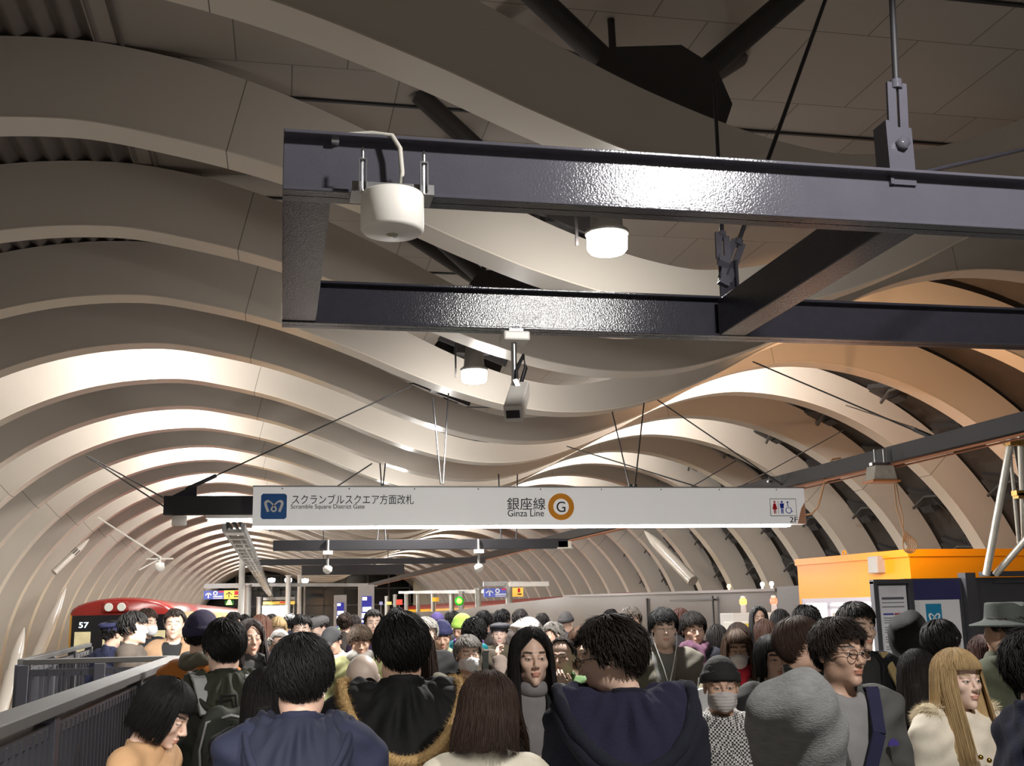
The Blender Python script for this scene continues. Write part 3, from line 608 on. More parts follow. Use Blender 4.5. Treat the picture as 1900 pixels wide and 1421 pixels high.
# scaffold above the hoarding
SCF = mat('scaffold_tube', (.62, .6, .54), .35, .4, noise=.2, nscale=15); CLP = mat('brass_clamp', srgb(170, 130, 70), .4, .7)
sf = thing('scaffold', 'galvanised scaffold poles rising above the dark hoarding at the right edge', 'scaffold', (8.9, 11.6, 0))
for a, b, r in (((1877, 812), (1830, 1066), .045), ((1935, 965), (1847, 1066), .04), ((1893, 800), (1902, 1010), .04), ((1872, 812), (1890, 1008), .02)):
    m = MB(); m.tube([at(*a, 11.6), at(*b, 12.2)], r, 12); m.build('pole', SCF, sf)
m = MB()
for p in ((1878, 822), (1896, 822), (1893, 920), (1890, 915)): m.box(at(*p, 11.55), (.12, .1, .06))
m.build('clamp', CLP, sf)
m = MB(); m.prism([(0, 0, 0), (.16, 0, .02), (.22, 0, -1.05), (.08, 0, -1.05)], at(1880, 825, 11.9), (0, .01, 0)); m.build('mesh_panel', mat('mesh_panel', (.3, .28, .24), .5, .5, noise=.5, nscale=60), sf)
# counter with beacons
CW = mat('counter_white', (.5, .48, .46), .5)
cn = thing('counter', 'pale stepped ticket counter in front of the grey fence panel', 'counter', (7.4, 16.2, 0))
m = MB(); xa, xb = at(1366, 1140, 16).x, at(1462, 1140, 16).x; zc = at(1400, 1137, 16).z
m.box(((xa + xb) / 2, 16.4, zc / 2), (xb - xa, .5, zc)); m.build('top_unit', CW, cn, bevel=.01)
m = MB(); m.box((xa - .05 + (xb - xa) / 2, 16.0, (zc - .12) / 2), (xb - xa + .2, .3, zc - .12)); m.build('front_unit', mat('counter_front', (.58, .55, .5), .5), cn, bevel=.01)
m = MB(); m.box((xa + .05, 15.84, zc - .2), (.3, .01, .1)); m.build('notice', mat('notice_yellow', srgb(190, 170, 60), .5), cn)
for px, col, lb in ((1380, (1, .45, .05), 'small lit amber beacon lamp at the left of the pale counter'), (1437, (1, .08, .04), 'small lit red beacon lamp at the right of the pale counter')):
    c = at(px, 1137, 16.4); c.z = zc; b_ = thing('beacon_lamp', lb, 'beacon lamp', c, 'beacons on the counter')
    m = MB(); m.lathe(c, [(0, 0), (.045, 0), (.04, .12), (.045, .125), (0, .125)], 16); m.build('base', mat('beacon_base', (.75, .7, .68), .5), b_)
    m = MB(); m.lathe(c, [(.045, .125), (.055, .15), (.052, .2), (.035, .22), (0, .22)], 16); m.build('lens', mat('beacon_glow', col, .3, emit=4, ecol=col), b_)
    m = MB(); m.lathe(c, [(.036, .22), (.038, .25), (0, .26)], 16); m.build('cap', WPLAS, b_)
for px, py, col, lb in ((1353, 1097, (1, .6, .3), 'small orange lamp on top of the grey fence wall'), (1415, 1092, (1, .95, .9), 'small white globe lamp on the fence, left of two'), (1432, 1090, (1, .95, .9), 'small white globe lamp on the fence, right of two')):
    Yl = 8.47 / at(px, py, 1).x; c = at(px, py, Yl); c.z = 2.1; m = MB(); m.lathe(c, [(0, -.04), (.034, -.035), (.042, 0), (.03, .033), (0, .04)], 14); m.lathe(c, [(.02, -.1), (.02, -.035)], 10); solo(m, 'fence_lamp', mat('globe_lamp', col, .4, emit=1.6, ecol=col), lb, 'lamp')
# ---------------------------------------------------------------- stair railing on the left
RZ = HC - .3; RLM = mat('railing_paint', (.055, .055, .065), .35, .2, bump=.03, bscale=40, noise=.1); RCAP = mat('railing_cap', (.05, .047, .044), .6, 0, noise=.08, nscale=3)
def railing(name, a, b, label, n, cap=.12, posts=3):
    a, b = Vector(a), Vector(b); r = thing(name, label, 'railing', ((a + b) / 2).to_tuple()); d = b - a
    m = MB(); m.bar(a + Vector((0, 0, RZ - .02)), b + Vector((0, 0, RZ - .02)), cap, .04); m.build('cap_rail', RCAP, r, bevel=.004)
    m = MB(); m.bar(a + Vector((0, 0, RZ - .1)), b + Vector((0, 0, RZ - .1)), .04, .05); m.bar(a + Vector((0, 0, .1)), b + Vector((0, 0, .1)), .04, .05); m.build('rail', RLM, r)
    for i in range(n):
        m = MB(); p = a + d * ((i + .5) / n); m.box(p + Vector((0, 0, (RZ + .02) / 2)), (.05, .016, RZ - .2) if abs(d.y) > abs(d.x) else (.016, .05, RZ - .2)); m.build('baluster', RLM, r)
    for i in range(posts):
        m = MB(); p = a + d * (i / (posts - 1)); m.box(p + Vector((0, 0, (RZ - .04) / 2)), (.08, .08, RZ - .04)); m.build('post', RLM, r, bevel=.004)
railing('stair_railing', (-.86, 2.2, 0), (-.76, 9.05, 0), 'long dark grey slatted stair railing running back from the lower left corner', 74, .13, 4)
railing('stair_railing', (-1.86, 9.1, 0), (-.78, 9.1, 0), 'short dark railing crossing behind the far end of the long stair railing', 9, .07, 3)
railing('stair_railing', (-1.9, 9.2, 0), (-2.2, 14.2, 0), 'thin railing receding along the track side behind the short crossing railing', 16, .06, 4)
# ================================================================ TRAINS AND FAR PLATFORM
TRED = mat('train_red', srgb(132, 28, 22), .3, noise=.06, nscale=2); TYEL = mat('train_yellow', srgb(240, 180, 30), .35); TBLK = mat('train_black', (.012, .012, .015), .15)
TWIN = mat('train_window_lit', (1, .85, .6), .4, emit=.9, ecol=(1, .78, .48))
def train(label, x0, x1, y0, y1, front):
    t = thing('train', label, 'train', ((x0 + x1) / 2, y0, -.9)); xc = (x0 + x1) / 2; hw = (x1 - x0) / 2
    def sec(y, sw, sh, roof):
        lo = [(-hw * sw, -.3), (-hw * sw, 1.86 * sh)]; arc = [(hw * sw * math.cos(a) * 1.0, 1.86 * sh + (.36 * sh) * math.sin(a)) for a in np.linspace(PI, 0, 13)]
        return [(xc + p[0], y, p[1]) for p in (arc if roof else [(-hw * sw, -.5), (-hw * sw, 1.86 * sh), (hw * sw, 1.86 * sh), (hw * sw, -.5)])]
    S = [(y0, .90, .96), (y0 + .12, .96, .985), (y0 + .5, 1, 1), (y1, 1, 1)]
    for nm, roof, m_ in (('roof', True, TRED), ('body', False, TYEL)):
        m = MB(); R = [sec(y, a, b, roof) for y, a, b in S]; n = len(R[0]); vs = [p for r in R for p in r]
        m.add(vs, [(i * n + j, i * n + j + 1, (i + 1) * n + j + 1, (i + 1) * n + j) for i in range(len(S) - 1) for j in range(n - 1)] + [tuple(range(n))[::-1]], 0, roof); m.build(nm, m_, t)
    for side in (-1, 1):
        m = MB()
        for k in range(int((y1 - y0) / 2.4)): m.box((xc + side * (hw + .005), y0 + 2 + k * 2.4, 1.25), (.02, 1.5 if k % 2 else .9, .75))
        m.build('side_windows', TWIN, t)
    if front:
        m = MB(); yf = y0 - .01; hw_ = hw * .9
        m.prism([(xc - hw_, 0, .2), (xc + hw_, 0, .2), (xc + hw_, 0, 1.79), (xc - hw_, 0, 1.79)], (0, yf, 0), (0, -.03, 0)); fp = m.build('windscreen', TBLK, t)
        m = MB()
        for xa, xb, z0_, z1_ in ((-.93, -.6, .9, 1.4), (-.35, .15, .7, 1.45), (.6, .95, 1.05, 1.4)): m.box((xc + hw_ * (xa + xb) / 2, yf - .035, (z0_ + z1_) / 2), (hw_ * (xb - xa), .01, z1_ - z0_))
        m.build('lit_cab_view', mat('cab_light', (.8, .6, .35), .5, emit=.16, ecol=(.9, .7, .4), noise=.6, nscale=3), fp)
        m = MB(); m.box((xc - .12 * hw_, yf - .0, 1.98), (.62, .16, .26)); hl = m.build('headlamp_housing', TRED, t, bevel=.05)
        for k in (-1, 1):
            m = MB(); c = Vector((xc - .12 * hw_ + .15 * k, yf - .08, 1.98)); m.lathe(c, [(0, .02), (.08, .015), (.1, .02), (.105, 0)], 20, (0, -1, 0)); m.build('headlamp', mat('headlamp_glass', (.75, .78, .72), .15), hl)
        text('57', (xc - hw_ * .86, yf - .035, 1.5), .22, .13, mat('led_blue_white', (.8, .9, 1), .5, emit=5, ecol=(.7, .85, 1)), t, 'destination_display')
        m = MB()
        for y in (y0 + 6, y0 + 26, y0 + 30): m.box((x1 + .01, y, 1.68), (.03, .25, .1))
        m.build('side_lamp', mat('side_lamp', (1, .3, .1), .4, emit=6, ecol=(1, .25, .06)), t)
train('red-roofed yellow train with two round headlamps standing at the left platform', -5.12, -2.6, 29.5, 96, True)
train('red-roofed yellow train seen behind posts at the right platform', 10.1, 12.6, 36, 100, False)
m = MB(); 
def small_sign(px0, px1, py0, py1, Y, label, kind):
    a, b = at(px0, py1, Y), at(px1, py0, Y); t = thing('direction_sign', label, 'sign', ((a.x + b.x) / 2, Y, a.z)); W_, H = b.x - a.x, b.z - a.z; y = Y - .06
    f = {'both': .5, 'blue': 1., 'yellow': 0.}[kind]
    NB = mat('sign_navy', srgb(70, 84, 165), .5, emit=.25); YL = mat('sign_yellow', srgb(250, 200, 90), .5, emit=.3); K = mat('sign_dark', srgb(60, 40, 10), .5)
    if f > 0:
        m = MB(); m.box((a.x + W_ * f / 2, Y, a.z + H / 2), (W_ * f, .12, H)); p = m.build('blue_panel', NB, t)
        u = lambda q, v: (a.x + W_ * f * q, a.z + H * v)
        m = MB(); stroke(m, [u(.23, .12), u(.23, .8)], H * .15, y); stroke(m, [u(.08, .48), u(.23, .8)], H * .13, y); stroke(m, [u(.38, .48), u(.23, .8)], H * .13, y); m.build('arrow', MARK, p)
        m = MB(); disc(m, u(.57, .7), H * .14, H * .27, y, n=20); m.build('line_ring', MARK, p)
        m = MB(); flat(m, [u(.74, .78), u(.99, .78), u(.99, .95), u(.74, .95)], y); m.build('red_tab', SRED, p)
        m = MB(); flat(m, [u(.47, .24), u(.94, .24), u(.94, .38), u(.47, .38)], y); flat(m, [u(.47, .06), u(.94, .06), u(.94, .13), u(.47, .13)], y); m.build('fine_print', MARK, p)
    if f < 1:
        m = MB(); m.box((a.x + W_ * (f + 1) / 2, Y, a.z + H / 2), (W_ * (1 - f), .12, H)); p = m.build('yellow_panel', YL, t)
        u = lambda q, v: (a.x + W_ * (f + (1 - f) * q), a.z + H * v)
        if kind == 'both': m = MB(); stroke(m, [u(.25, .15), u(.25, .8)], H * .1, y); stroke(m, [u(.1, .5), u(.25, .8)], H * .1, y); stroke(m, [u(.4, .5), u(.25, .8)], H * .1, y); m.build('arrow', K, p)
        m = MB(); flat(m, [u(.52, .46), u(.74, .46), u(.74, .92), u(.52, .92)], y); m.build('red_mark', SRED, p)
        m = MB(); flat(m, [u(.5, .2), u(.86, .2), u(.86, .34), u(.5, .34)], y); m.build('fine_print', K, p)
    m = MB(); m.box(((a.x + b.x) / 2, Y + .1, b.z + .16), (W_ * 1.0, .16, .16)); m.build('hanging_bar', GREYM, t)
    m = MB(); kx = (a.x + .05) if kind == 'blue' else (b.x - .05); m.tube([(kx, Y + .12, 0), (kx, Y + .12, b.z + .2)], .04, 8)
    if Y > 60 or kind == 'both': m.build('support_pole', GREYM, t)
small_sign(378, 453, 1095, 1112, 40, 'blue and yellow platform sign with white and black up arrows above the red train', 'both')
small_sign(898, 941, 1091, 1108, 40, 'blue platform sign with a white up arrow at the right behind the posts', 'blue')
small_sign(949, 970, 1090, 1107, 40, 'small yellow platform sign right of the blue one', 'yellow')
small_sign(488, 547, 1115, 1122, 66, 'narrow yellow header sign above the white lit screen', 'yellow')
m = MB(); a, b = at(945, 1083, 39), at(1017, 1083, 39); m.box(((a.x + b.x) / 2, 39, a.z), (b.x - a.x, .25, .12)); m.box(((a.x + b.x) / 2, 38.9, a.z - .08), (b.x - a.x, .1, .05)); solo(m, 'sign_bar', [PW], 'pale horizontal bar sticking out from the post beside the yellow sign', 'bar')
m = MB(); a, b = at(417, 1122, 44), at(434, 1114, 44); m.box(((a.x + b.x) / 2, 44, (a.z + b.z) / 2), (b.x - a.x, .08, b.z - a.z)); ex = solo(m, 'exit_sign', mat('exit_dark_green', srgb(5, 70, 20), .5, emit=.5), 'small glowing green sign under the blue and yellow sign', 'sign')
m = MB(); c = (0, (b.z - a.z) / 2); disc(m, (0, c[1] + .04), 0, .07, -.05, n=12); flat(m, [(-.12, c[1] - .08), (.12, c[1] - .08), (.08, c[1] + .02), (-.08, c[1] + .02)], -.05); m.build('pictogram', mat('exit_glow', (.5, 1, .2), .5, emit=3, ecol=(.4, 1, .15)), ex, local=True)
def led(px0, px1, py0, Y, label, d0, d1, p0):
    a, b = at(px0, py0, Y), at(px1, py0, Y); t = thing('departure_board', label, 'departure board', ((a.x + b.x) / 2, Y, 0), 'departure boards')
    m = MB(); m.box(((a.x + b.x) / 2, Y, a.z / 2), (b.x - a.x, .3, a.z)); m.build('cabinet', mat('cabinet_grey', (.33, .31, .31), .5), t, bevel=.02)
    x0, x1 = at(d0, p0, Y).x, at(d1, p0, Y).x; zt = at(d0, p0, Y).z; H = 1.0
    m = MB(); m.box(((x0 + x1) / 2, Y - .155, zt - H / 2), (x1 - x0, .01, H)); s = m.build('screen', mat('led_blue', (.01, .01, .08), .3, emit=.6, ecol=(.02, .02, .35)), t)
    m = MB(); W_ = x1 - x0
    for (u0, u1, v0, v1) in ((.05, .5, .03, .12), (.08, .95, .32, .45), (.0, .98, .5, .64), (.0, .7, .7, .76), (.1, .55, .82, .9)): m.box((x0 + W_ * (u0 + u1) / 2, Y - .163, zt - H * (v0 + v1) / 2), (W_ * (u1 - u0), .006, H * (v1 - v0)))
    m.build('lit_text_rows', mat('led_white', (1, 1, 1), .4, emit=3.5, ecol=(.8, .88, 1)), s)
    m = MB(); m.box((x0 + W_ * .3, Y - .163, zt - H * .97), (W_ * .45, .006, .05)); m.build('green_row', mat('led_green', (.3, 1, .1), .4, emit=3, ecol=(.3, 1, .1)), s)
led(665, 694, 1085, 34, 'larger grey departure board column with blue and white lit rows', 671, 689, 1106)
led(620, 643, 1104, 44, 'smaller grey departure board column left of the larger one', 625, 638, 1118)
m = MB(); a, b = at(486, 1148, 62), at(532, 1123, 62); m.box(((a.x + b.x) / 2, 62, b.z / 2), (b.x - a.x, .1, b.z)); solo(m, 'lit_screen', mat('screen_white', (1, 1, 1), .5, emit=2.6), 'bright white lit screen at the far end of the platform', 'screen')
PG = mat('gate_post_grey', (.3, .3, .285), .4, .2)
gp = [(717, 1106, 85), (733, 1103, 80), (754, 1101, 74), (776, 1100, 68), (804, 1097, 62), (838, 1096, 56), (856, 1097, 52), (887, 1091, 46), (944, 1081, 40)]
for i, (px, py, Y) in enumerate(gp):
    p = at(px, py, Y); m = MB(); r = .1 + .0 * i; m.tube([(p.x, Y, 0), (p.x, Y, p.z)], .13, 12); m.lathe((p.x, Y, p.z), [(.15, -.1), (.15, 0), (0, .02)], 12)
    solo(m, 'platform_post', PG, ['grey platform post ' + s for s in ('farthest in the row before the right-hand train', 'second from the far end of the right-hand row', 'third from the far end of the right-hand row', 'fourth from the far end of the right-hand row', 'fifth from the far end of the right-hand row', 'left of the small green roundel in the right-hand row', 'right of the small green roundel in the right-hand row', 'just left of the blue sign on the right', 'tallest, between the blue and yellow signs on the right')][i], 'post', 'posts before the right-hand train')
m = MB(); a, b = at(742, 1099, 74), at(906, 1097, 47); m.bar(a, b, .2, .16); solo(m, 'post_header', PG, 'grey header beam joining the posts before the right-hand train', 'header beam')
m = MB(); c = at(852, 1115, 50); m.lathe(c, [(0, .02), (.2, .02), (.2, 0)], 20, (0, -1, 0)); r_ = solo(m, 'green_roundel', mat('roundel_green', srgb(20, 150, 30), .5, emit=.8), 'small green roundel sign with a yellow centre on the posts at right', 'sign')
m = MB(); h = r_.data.vertices[0].co; m.lathe((0, -.03, .2), [(0, .02), (.12, .02), (.12, 0)], 16, (0, -1, 0)); m.build('centre', mat('roundel_yellow', (.9, 1, .1), .5, emit=1.5, ecol=(.8, 1, .1)), r_, local=True)
NS = [(741, 1117, 11, 10, (235, 70, 50), 'red notice'), (808, 1112, 13, 8, (240, 180, 60), 'yellow and white notice'), (722, 1119, 9, 6, (240, 210, 120), 'pale yellow notice'), (707, 1119, 6, 6, (150, 150, 200), 'pale blue notice')]
for px, py, w_, h_, col, nm in NS:
    Y = 60; a, b = at(px - w_ / 2, py + h_ / 2, Y), at(px + w_ / 2, py - h_ / 2, Y); m = MB(); m.box(((a.x + b.x) / 2, Y, (a.z + b.z) / 2), (b.x - a.x, .04, b.z - a.z)); m.tube([((a.x + b.x) / 2, Y + .05, 0), ((a.x + b.x) / 2, Y + .05, b.z)], .018, 6, 1); solo(m, 'post_notice', [mat('notice', srgb(*col), .5, emit=.35), GREYM], 'small ' + nm + ' among the posts before the right-hand train', 'notice')
for px, py, Y, lb in ((535, 1076, 70, 'bright round spotlight above the far platform, middle one'), (504, 1076, 70, 'bright round spotlight at the far end, beside the cable ladder'), (566, 1077, 70, 'bright tilted spotlight above the far platform, right one')):
    c = at(px, py, Y); m = MB(); m.lathe(c, [(0, .12), (.2, .1), (.22, 0), (.18, -.12), (0, -.14)], 16); pl_ = MB(); pl_.tube([(c.x, c.y + .3, 0), (c.x, c.y + .3, c.z + .1), (c.x, c.y, c.z + .1)], .05, 8); solo(pl_, 'lamp_pole', GREYM, lb.replace('bright', 'slim grey pole of the'), 'pole'); solo(m, 'far_spotlight', mat('far_glow', (1, 1, 1), .4, emit=12), lb, 'spotlight')
m = MB(); m.bar(at(455, 1085, 64), at(700, 1085, 64), .14, .18); solo(m, 'cross_bar', GREYM, 'grey bar crossing the far end of the platform above the lit screen', 'bar')
# ================================================================ PEOPLE: shapes from smooth distance fields
f32 = np.float32
def axis(*segs):
    out = []
    for a, b, s in segs: out += list(np.arange(a, b - s * .4, s))
    return np.array(out + [segs[-1][1]], f32)
def surfnet(F, xs, ys, zs):
    S = F < 0; nx, ny, nz = F.shape; G = np.meshgrid(xs, ys, zs, indexing='ij', sparse=True)
    cnt = sum(S[i:nx - 1 + i, j:ny - 1 + j, k:nz - 1 + k].astype(np.int8) for i in (0, 1) for j in (0, 1) for k in (0, 1))
    act = (cnt > 0) & (cnt < 8); I = np.argwhere(act); idx = -np.ones(act.shape, np.int64); idx[act] = np.arange(len(I))
    P = np.zeros((len(I), 3)); N = np.zeros(len(I)); A = (xs, ys, zs)
    for ax in range(3):
        o1, o2 = [k for k in range(3) if k != ax]
        for u in (0, 1):
            for v in (0, 1):
                a = I.copy(); a[:, o1] += u; a[:, o2] += v; b = a.copy(); b[:, ax] += 1
                fa = F[a[:, 0], a[:, 1], a[:, 2]]; fb = F[b[:, 0], b[:, 1], b[:, 2]]; m = (fa < 0) != (fb < 0)
                t = fa[m] / (fa[m] - fb[m]); q = np.stack([A[k][a[m][:, k]] for k in range(3)], 1).astype(float)
                q[:, ax] += t * (A[ax][b[m][:, ax]] - A[ax][a[m][:, ax]]); P[m] += q; N[m] += 1
    P /= N[:, None]; Q = []
    for ax in range(3):
        o1, o2 = (ax + 1) % 3, (ax + 2) % 3
        sl0 = [slice(None)] * 3; sl1 = [slice(None)] * 3; sl0[ax] = slice(0, -1); sl1[ax] = slice(1, None)
        s0, s1 = S[tuple(sl0)], S[tuple(sl1)]; E = np.argwhere(s0 != s1)
        E = E[(E[:, o1] > 0) & (E[:, o2] > 0) & (E[:, o1] < F.shape[o1] - 1) & (E[:, o2] < F.shape[o2] - 1)]
        c = []
        for u, v in ((-1, -1), (0, -1), (0, 0), (-1, 0)):
            g = E.copy(); g[:, o1] += u; g[:, o2] += v; c.append(idx[g[:, 0], g[:, 1], g[:, 2]])
        c = np.stack(c, 1); fl = ~s0[E[:, 0], E[:, 1], E[:, 2]]; c[fl] = c[fl][:, ::-1]; Q.append(c)
    return P, np.concatenate(Q)
def ell(p, c, r):
    x, y, z = [(p[i] - f32(c[i])) for i in range(3)]
    k0 = np.sqrt((x / r[0]) ** 2 + (y / r[1]) ** 2 + (z / r[2]) ** 2); k1 = np.sqrt((x / r[0] ** 2) ** 2 + (y / r[1] ** 2) ** 2 + (z / r[2] ** 2) ** 2)
    return (k0 * (k0 - 1) / np.maximum(k1, 1e-4)).astype(f32)
def rc(p, a, b, r1, r2):
    a, b = np.array(a, f32), np.array(b, f32); d = b - a; L = float(d @ d)
    h = np.clip(((p[0] - a[0]) * d[0] + (p[1] - a[1]) * d[1] + (p[2] - a[2]) * d[2]) / L, 0, 1)
    return (np.sqrt((p[0] - a[0] - h * d[0]) ** 2 + (p[1] - a[1] - h * d[1]) ** 2 + (p[2] - a[2] - h * d[2]) ** 2) - (r1 + (r2 - r1) * h)).astype(f32)
def smin(a, b, k):
    h = np.clip(.5 + .5 * (b - a) / k, 0, 1); return b * (1 - h) + a * h - k * h * (1 - h)
def smax(a, b, k): return -smin(-a, -b, k)
def folds(p, seed=0., k=1.):
    x, y, z = p
    return f32(k) * (.0045 * np.sin(26 * z + 9 * x + 2.6 * np.sin(8 * y + 6 * x + seed) + seed) + .0035 * np.sin(41 * x - 17 * z + 3 * np.sin(11 * z + seed) + 2 * y) + .002 * np.sin(70 * z + 31 * y + 2 * np.sin(23 * x + seed)))
HZ = 1.605                                                    # height of the point between the ears
def head(p, sex):
    x, y, z = np.abs(p[0]), p[1], p[2]; q = (x, y, z); f = sex == 'f'
    d = ell(q, (0, .014, .032), (.075, .096, .086))
    d = smin(d, ell(q, (0, -.028, -.045), (.053 if f else .057, .063, .074)), .03)
    d = smin(d, ell(q, (.042, -.056, -.022), (.022, .027, .024)), .02)
    d = smin(d, ell(q, (0, -.078, -.102), (.016 if f else .021, .018, .018)), .026)
    d = smin(d, ell(q, (.043 if f else .048, -.006, -.068), (.016, .028, .026)), .03)
    d = smin(d, rc(q, (.012, -.086, .021), (.046, -.072, .021), .007 if f else .0095, .006), .015)
    d = smax(d, -ell(q, (.031, -.099, .001), (.019, .014, .0135)), .012)
    d = smin(d, rc(q, (0, -.086, .010), (0, -.109, -.029), .0068, .0105), .012)
    d = smin(d, ell(q, (.0115, -.099, -.0355), (.0075, .009, .0065)), .006)
    d = smin(d, ell(q, (.031, -.0785, .0), (.0145, .0125, .0115)), .004)
    d = smin(d, ell(q, (0, -.0915, -.0605), (.021, .0095, .0055)), .005)
    d = smin(d, ell(q, (0, -.0905, -.0715), (.018, .0095, .0065)), .005)
    e = smax(ell(q, (.078, .018, -.004), (.009, .020, .032)), -ell(q, (.090, .010, -.004), (.008, .010, .019)), .006)
    d = smin(d, e, .006)
    return smin(d, rc(q, (0, .022, -.05), (0, .03, -.2), .045 if f else .052, .05 if f else .059), .03)
POSES = {'down': [((.185, .012, 1.385), (.228, .04, 1.10), (.218, -.03, .86))] * 2,
         'phone': [((.185, .012, 1.385), (.225, .05, 1.12), (.075, -.25, 1.15))] * 2,
         'raise': [((.185, .012, 1.385), (.23, -.03, 1.12), (.10, -.2, 1.40)), ((.185, .012, 1.385), (.228, .04, 1.10), (.218, -.03, .86))],
         'reach': [((.185, .012, 1.385), (.228, .04, 1.10), (.218, -.03, .86)), ((.185, .012, 1.385), (.30, -.05, 1.18), (.10, -.24, 1.30))]}
def arms(p, pose, e, r=(.05, .042, .033)):
    d = None
    for s, (a, b, c) in zip((1, -1), POSES[pose]):
        m = lambda v: (v[0] * s, v[1], v[2])
        q = smin(rc(p, m(a), m(b), r[0] + e, r[1] + e), rc(p, m(b), m(c), r[1] + e, r[2] + e), .02); d = q if d is None else np.minimum(d, q)
    return d
def torso(p, e):
    x = np.abs(p[0]); q = (x, p[1], p[2])
    d = ell(q, (0, .006, 1.24), (.158 + e, .108 + e, .225 + e))
    d = smin(d, rc(q, (0, .02, 1.385), (.145, .014, 1.385), .06 + e, .05 + e), .05)
    d = smin(d, ell(q, (0, .005, 1.02), (.148 + e, .104 + e, .22)), .06)
    return smin(d, ell(q, (0, .01, .9), (.165 + e, .117 + e, .15)), .06)
def legs(p, e):
    q = (np.abs(p[0]), p[1], p[2])
    return smin(rc(q, (.09, .005, .9), (.097, -.005, .49), .08 + e, .054 + e), rc(q, (.097, -.005, .49), (.1, .018, .085), .054 + e, .037 + e), .02)
_hand = {}
def hand_mesh(curl):
    if curl not in _hand:
        xs, ys, zs = axis((-.09, .05, .0036)), axis((-.085, .06, .0036)), axis((-.2, .035, .0036)); p = np.meshgrid(xs, ys, zs, indexing='ij')
        d = smin(ell(p, (0, 0, -.05), (.0145, .041, .05)), rc(p, (0, 0, .03), (0, 0, -.02), .024, .026), .02)
        for y, L, zb in ((-.029, .074, -.088), (-.0095, .083, -.094), (.0095, .077, -.092), (.0275, .060, -.084)):
            P = np.array((0, y, zb)); a = .2; seg = (.45, .31, .24)
            for i, s in enumerate(seg):
                a += curl * (.55, .8, .7)[i]; Q = P + L * s * np.array((-math.sin(a), 0, -math.cos(a))); d = smin(d, rc(p, P, Q, .0092 - .0008 * i, .0086 - .0008 * i), .004); P = Q
        d = smin(d, rc(p, (-.004, -.026, -.022), (-.016, -.052, -.058), .0125, .0105), .012); d = smin(d, rc(p, (-.016, -.052, -.058), (-.03, -.054, -.088), .0098, .008), .004)
        _hand[curl] = surfnet(d, xs, ys, zs)
    return _hand[curl]
_body = {}
def body_base(sex, pose, lod):
    k = (sex, pose, lod)
    if k in _body: return _body[k]
    h = {0: .0048, 1: .0075, 2: .0115}[lod]
    xs = axis((-.40, -.1, .02), (-.1, .1, h), (.1, .40, .02)); ys = axis((-.34, -.132, .02), (-.132, .13, h), (.13, .19, .02)); zs = axis((-.02, 1.43, .025), (1.43, 1.75, h))
    p = np.meshgrid(xs, ys, zs, indexing='ij'); p[0] = p[0] / f32(.92 if sex == 'f' else 1)
    d = torso(p, -.012); d = smin(d, arms(p, pose, -.004), .02)
    d = smin(d, rc((np.abs(p[0]), p[1], p[2]), (0, .03, 1.43), (.13, .018, 1.395), .05, .045), .03)
    d = smin(d, legs(p, -.01), .03)
    q = (np.abs(p[0]), p[1], p[2]); d = smin(d, rc(q, (.1, .02, .045), (.115, -.16, .03), .043, .034), .02)
    p[0] = p[0] * f32(.92 if sex == 'f' else 1)
    d = smin(d, head((p[0], p[1], p[2] - f32(HZ)), sex), .025)
    V, Q = surfnet(d, xs, ys, zs); V[:, 2] = np.maximum(V[:, 2], 0)
    for s, (a, b, c) in zip((1, -1), POSES[pose]):
        curl = .35 if pose == 'down' else .75
        hv, hq = hand_mesh(curl); hv = hv.copy(); hq = hq.copy() + len(V)
        m = Vector((c[0] - b[0], c[1] - b[1], c[2] - b[2])); m.x *= s; m.normalize()
        if s < 0: hv[:, 0] *= -1; hq = hq[:, ::-1]
        R = np.array(Vector((0, 0, -1)).rotation_difference(m).to_matrix()); cs = .92 if sex == 'f' else 1
        V = np.concatenate([V, hv @ R.T * (.93 if sex == 'f' else 1) + np.array((c[0] * s * cs, c[1], c[2]))]); Q = np.concatenate([Q, hq])
    _body[k] = (V, Q); return V, Q
def paint(V, tone, brow, lip):
    C = np.ones((len(V), 4), f32); C[:, :3] = tone; x, y, z = np.abs(V[:, 0]), V[:, 1], V[:, 2] - HZ; F = (y < -.05) & (z > -.13) & (z < .13)
    C[V[:, 2] < .1, :3] = (.02, .018, .018)
    m = F & ((x / .0205) ** 2 + ((z + .066) / .0105) ** 2 < 1) & (y < -.08); C[m, :3] = lip
    m = F & (x > .013) & (x < .05) & (np.abs(z - .0245 - .004 * np.sin((x - .013) * 60)) < .0048); C[m, :3] = np.array(brow) * .6 + np.array(tone) * .1
    e = ((x - .031) / .0135) ** 2 + ((z + .0005) / .0032) ** 2; C[F & (e < 2.2) & (z > 0), :3] = (.03, .02, .016); C[F & (e < 1), :3] = (.42, .39, .36)
    C[F & ((x - .031) ** 2 + z ** 2 < .0053 ** 2) & (e < 1.5), :3] = (.012, .008, .006); return C
def _skin():
    m = mat('skin', (.6, .4, .3), .45, spec=.4); nt = m.node_tree; a = nt.nodes.new('ShaderNodeAttribute'); a.attribute_name = 'tone'
    b = nt.nodes['Principled BSDF']; nt.links.new(a.outputs['Color'], b.inputs['Base Color']); b.inputs['Subsurface Weight'].default_value = .06; b.inputs['Subsurface Radius'].default_value = (.02, .008, .005); return m
SKIN = _skin()
